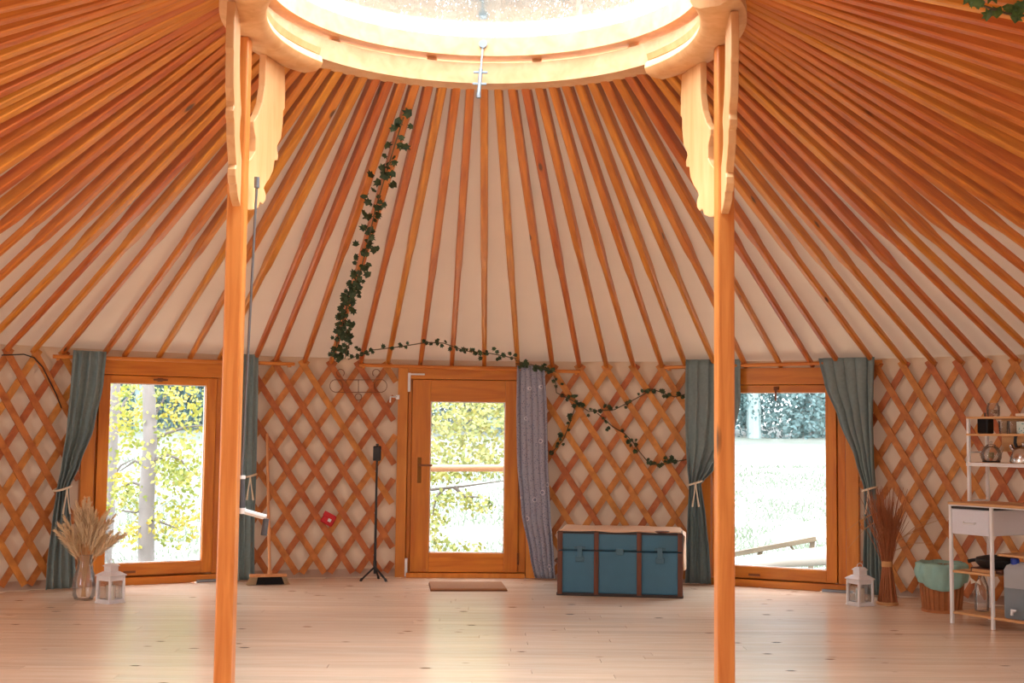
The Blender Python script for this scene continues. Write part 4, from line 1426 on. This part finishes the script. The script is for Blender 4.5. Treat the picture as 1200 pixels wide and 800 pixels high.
tree('birch_tree', 'pale trunked young tree with yellow leaves outside the left window', 14.2, [(171, 662), (172, 580), (176, 520), (175, 470), (173, 446)], .1, .055,
     [[(178, 515, 0), (195, 508, .05), (218, 500, .1), (240, 498, .1)], [(178, 540, 0), (196, 533, -.1), (212, 538, -.1), (222, 552, -.1)], [(172, 570, 0), (155, 565, .1), (138, 572, .2)],
      [(172, 545, 0), (158, 540, 0), (140, 552, .1)], [(176, 495, 0), (188, 475, .1), (200, 452, .2)], [(173, 605, 0), (190, 612, -.1), (210, 620, -.1)], [(174, 595, 0), (158, 600, .0), (140, 598, .1)]],
     [(152, 490, .2, .25, .4, .3, 330), (210, 480, .2, .32, .4, .25, 300), (205, 532, .0, .3, .35, .24, 360), (150, 578, .1, .26, .35, .2, 330), (208, 560, -.1, .24, .3, .14, 240), (150, 530, .3, .3, .4, .3, 120),
      (212, 610, 0, .28, .3, .26, 330), (162, 625, .0, .2, .3, .14, 130), (225, 450, .1, .25, .4, .3, 160), (165, 420, 0, .5, .6, .4, 300)], M_YELLOW, 4, .03)
tree('birch_tree', 'second slim pale tree at the left edge of the left window', 15.4, [(124, 660), (130, 560), (134, 480), (136, 440)], .075, .05,
     [[(134, 500, 0), (146, 470, .2), (160, 455, .4)], [(131, 560, 0), (142, 545, .1), (156, 538, .2)]],
     [(146, 480, .5, .25, .4, .3, 160), (150, 455, .5, .25, .4, .25, 120)], M_YELLOW, 6, .03)
tree('maple_tree', 'leafy yellow green tree whose branches reach across the view through the door', 14.0, [(452, 690), (448, 600), (452, 500), (456, 430)], .12, .08,
     [[(452, 590, 0), (500, 574, -.2), (540, 570, -.3), (592, 563, -.3)], [(520, 572, -.25), (510, 585, -.3), (506, 612, -.3)], [(455, 470, 0), (500, 462, 0), (516, 486, -.1)], [(532, 570, -.3), (545, 582, -.3), (562, 582, -.3)],
      [(455, 480, 0), (520, 500, .1), (560, 490, .2), (600, 470, .2)]],
     [(518, 505, -.1, .3, .4, .28, 340), (560, 495, .0, .34, .4, .3, 420), (585, 480, .1, .26, .4, .26, 280), (540, 480, .2, .35, .4, .22, 330), (520, 555, -.3, .26, .3, .1, 170), (560, 545, -.2, .3, .3, .14, 260), (528, 582, -.3, .2, .3, .09, 110),
      (560, 592, -.3, .16, .25, .09, 90), (512, 612, -.3, .12, .2, .22, 110), (540, 530, .0, .34, .4, .18, 300), (516, 636, -.3, .12, .2, .08, 40), (590, 530, 0, .2, .3, .3, 150), (560, 465, .3, .5, .5, .1, 150), (540, 642, -.2, .25, .3, .06, 60)], M_LIME, 9, .03)

# handrail of the porch, seen through the door
rl = thing('porch_railing', 'pale wooden handrail crossing the view behind the door glass', 'railing', aty(470, 549, 12.3))
q0 = rl.location
MB().tube([(-.2, 0, 0), (aty(660, 548, 12.3) - q0)], .034, 12).build('handrail', M_LATH, rl, smooth=True)
for x_ in (472, 612):
    p = aty(x_, 549, 12.3) - q0
    MB().bb(p.x - .04, p.x + .04, -.04, .04, -1.4, -.02).build('post', M_LATH, rl, bevel=.004)
# timber trestle outside the right window
tr3 = thing('timber_trestle', 'weathered timber trestle with a sloping top beam outside the hillside window', 'trestle', aty(900, 664, 14.2))
q0 = tr3.location
for nm_, x0, y0, x1, y1, wd in (('beam', 845, 652, 956, 631, .055), ('post', 892, 640, 888, 690, .05), ('post', 953, 632, 949, 690, .05), ('brace', 924, 636, 940, 656, .02), ('lower_beam', 848, 664, 950, 655, .03)):
    a0, a1 = aty(x0, y0, 14.2) - q0, aty(x1, y1, 14.2) - q0
    d_ = (a1 - a0)
    ang = atan2(d_.z, d_.x)
    MB().box((a0 + a1) / 2 + Vector((0, .03 if nm_ != 'beam' else 0, 0)), (d_.length, .05, wd), Matrix.Rotation(-ang, 3, 'Y')).build(nm_, M_OUTWOOD, tr3, bevel=.004)
lgp = thing('log', 'pale bleached log lying outside against the hillside window foot', 'log', aty(930, 664, 13.2))
q0 = lgp.location
MB().tube([aty(868, 662, 13.2) - q0, aty(920, 655, 13.2) - q0, aty(985, 650, 13.2) - q0], [.07, .085, .1], 14).build('wood', plain('bleached_wood', (130, 124, 116), .9, var=.1, scale=8), lgp, smooth=True)
MB().tube([aty(985, 650, 13.2) - q0, aty(988, 649.6, 13.2) - q0], [.1, .09], 14).build('cut_end', M_LATH, lgp, smooth=True)
for x_ in (880, 975):
    p = aty(x_, 664, 13.2) - q0
    MB().bb(p.x - .05, p.x + .05, -.08, .08, -.5, -.02).build('support', M_OUTWOOD, lgp)
# far trees beyond the meadow
rf_ = random.Random(31)


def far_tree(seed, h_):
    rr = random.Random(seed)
    tt = thing('forest_tree', 'haze tinted blue green tree in the belt of forest beyond the meadow', 'tree', (0, 0, 0), 0, 'trees of the forest belt')
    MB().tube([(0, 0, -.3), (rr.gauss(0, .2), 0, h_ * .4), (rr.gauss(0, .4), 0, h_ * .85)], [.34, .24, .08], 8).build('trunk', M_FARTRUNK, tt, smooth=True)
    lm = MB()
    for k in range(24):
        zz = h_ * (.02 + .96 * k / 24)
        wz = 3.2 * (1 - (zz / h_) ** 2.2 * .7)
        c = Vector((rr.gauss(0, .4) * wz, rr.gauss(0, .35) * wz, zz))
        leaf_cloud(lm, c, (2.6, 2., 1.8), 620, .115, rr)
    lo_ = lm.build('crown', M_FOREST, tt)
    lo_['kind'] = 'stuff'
    return tt


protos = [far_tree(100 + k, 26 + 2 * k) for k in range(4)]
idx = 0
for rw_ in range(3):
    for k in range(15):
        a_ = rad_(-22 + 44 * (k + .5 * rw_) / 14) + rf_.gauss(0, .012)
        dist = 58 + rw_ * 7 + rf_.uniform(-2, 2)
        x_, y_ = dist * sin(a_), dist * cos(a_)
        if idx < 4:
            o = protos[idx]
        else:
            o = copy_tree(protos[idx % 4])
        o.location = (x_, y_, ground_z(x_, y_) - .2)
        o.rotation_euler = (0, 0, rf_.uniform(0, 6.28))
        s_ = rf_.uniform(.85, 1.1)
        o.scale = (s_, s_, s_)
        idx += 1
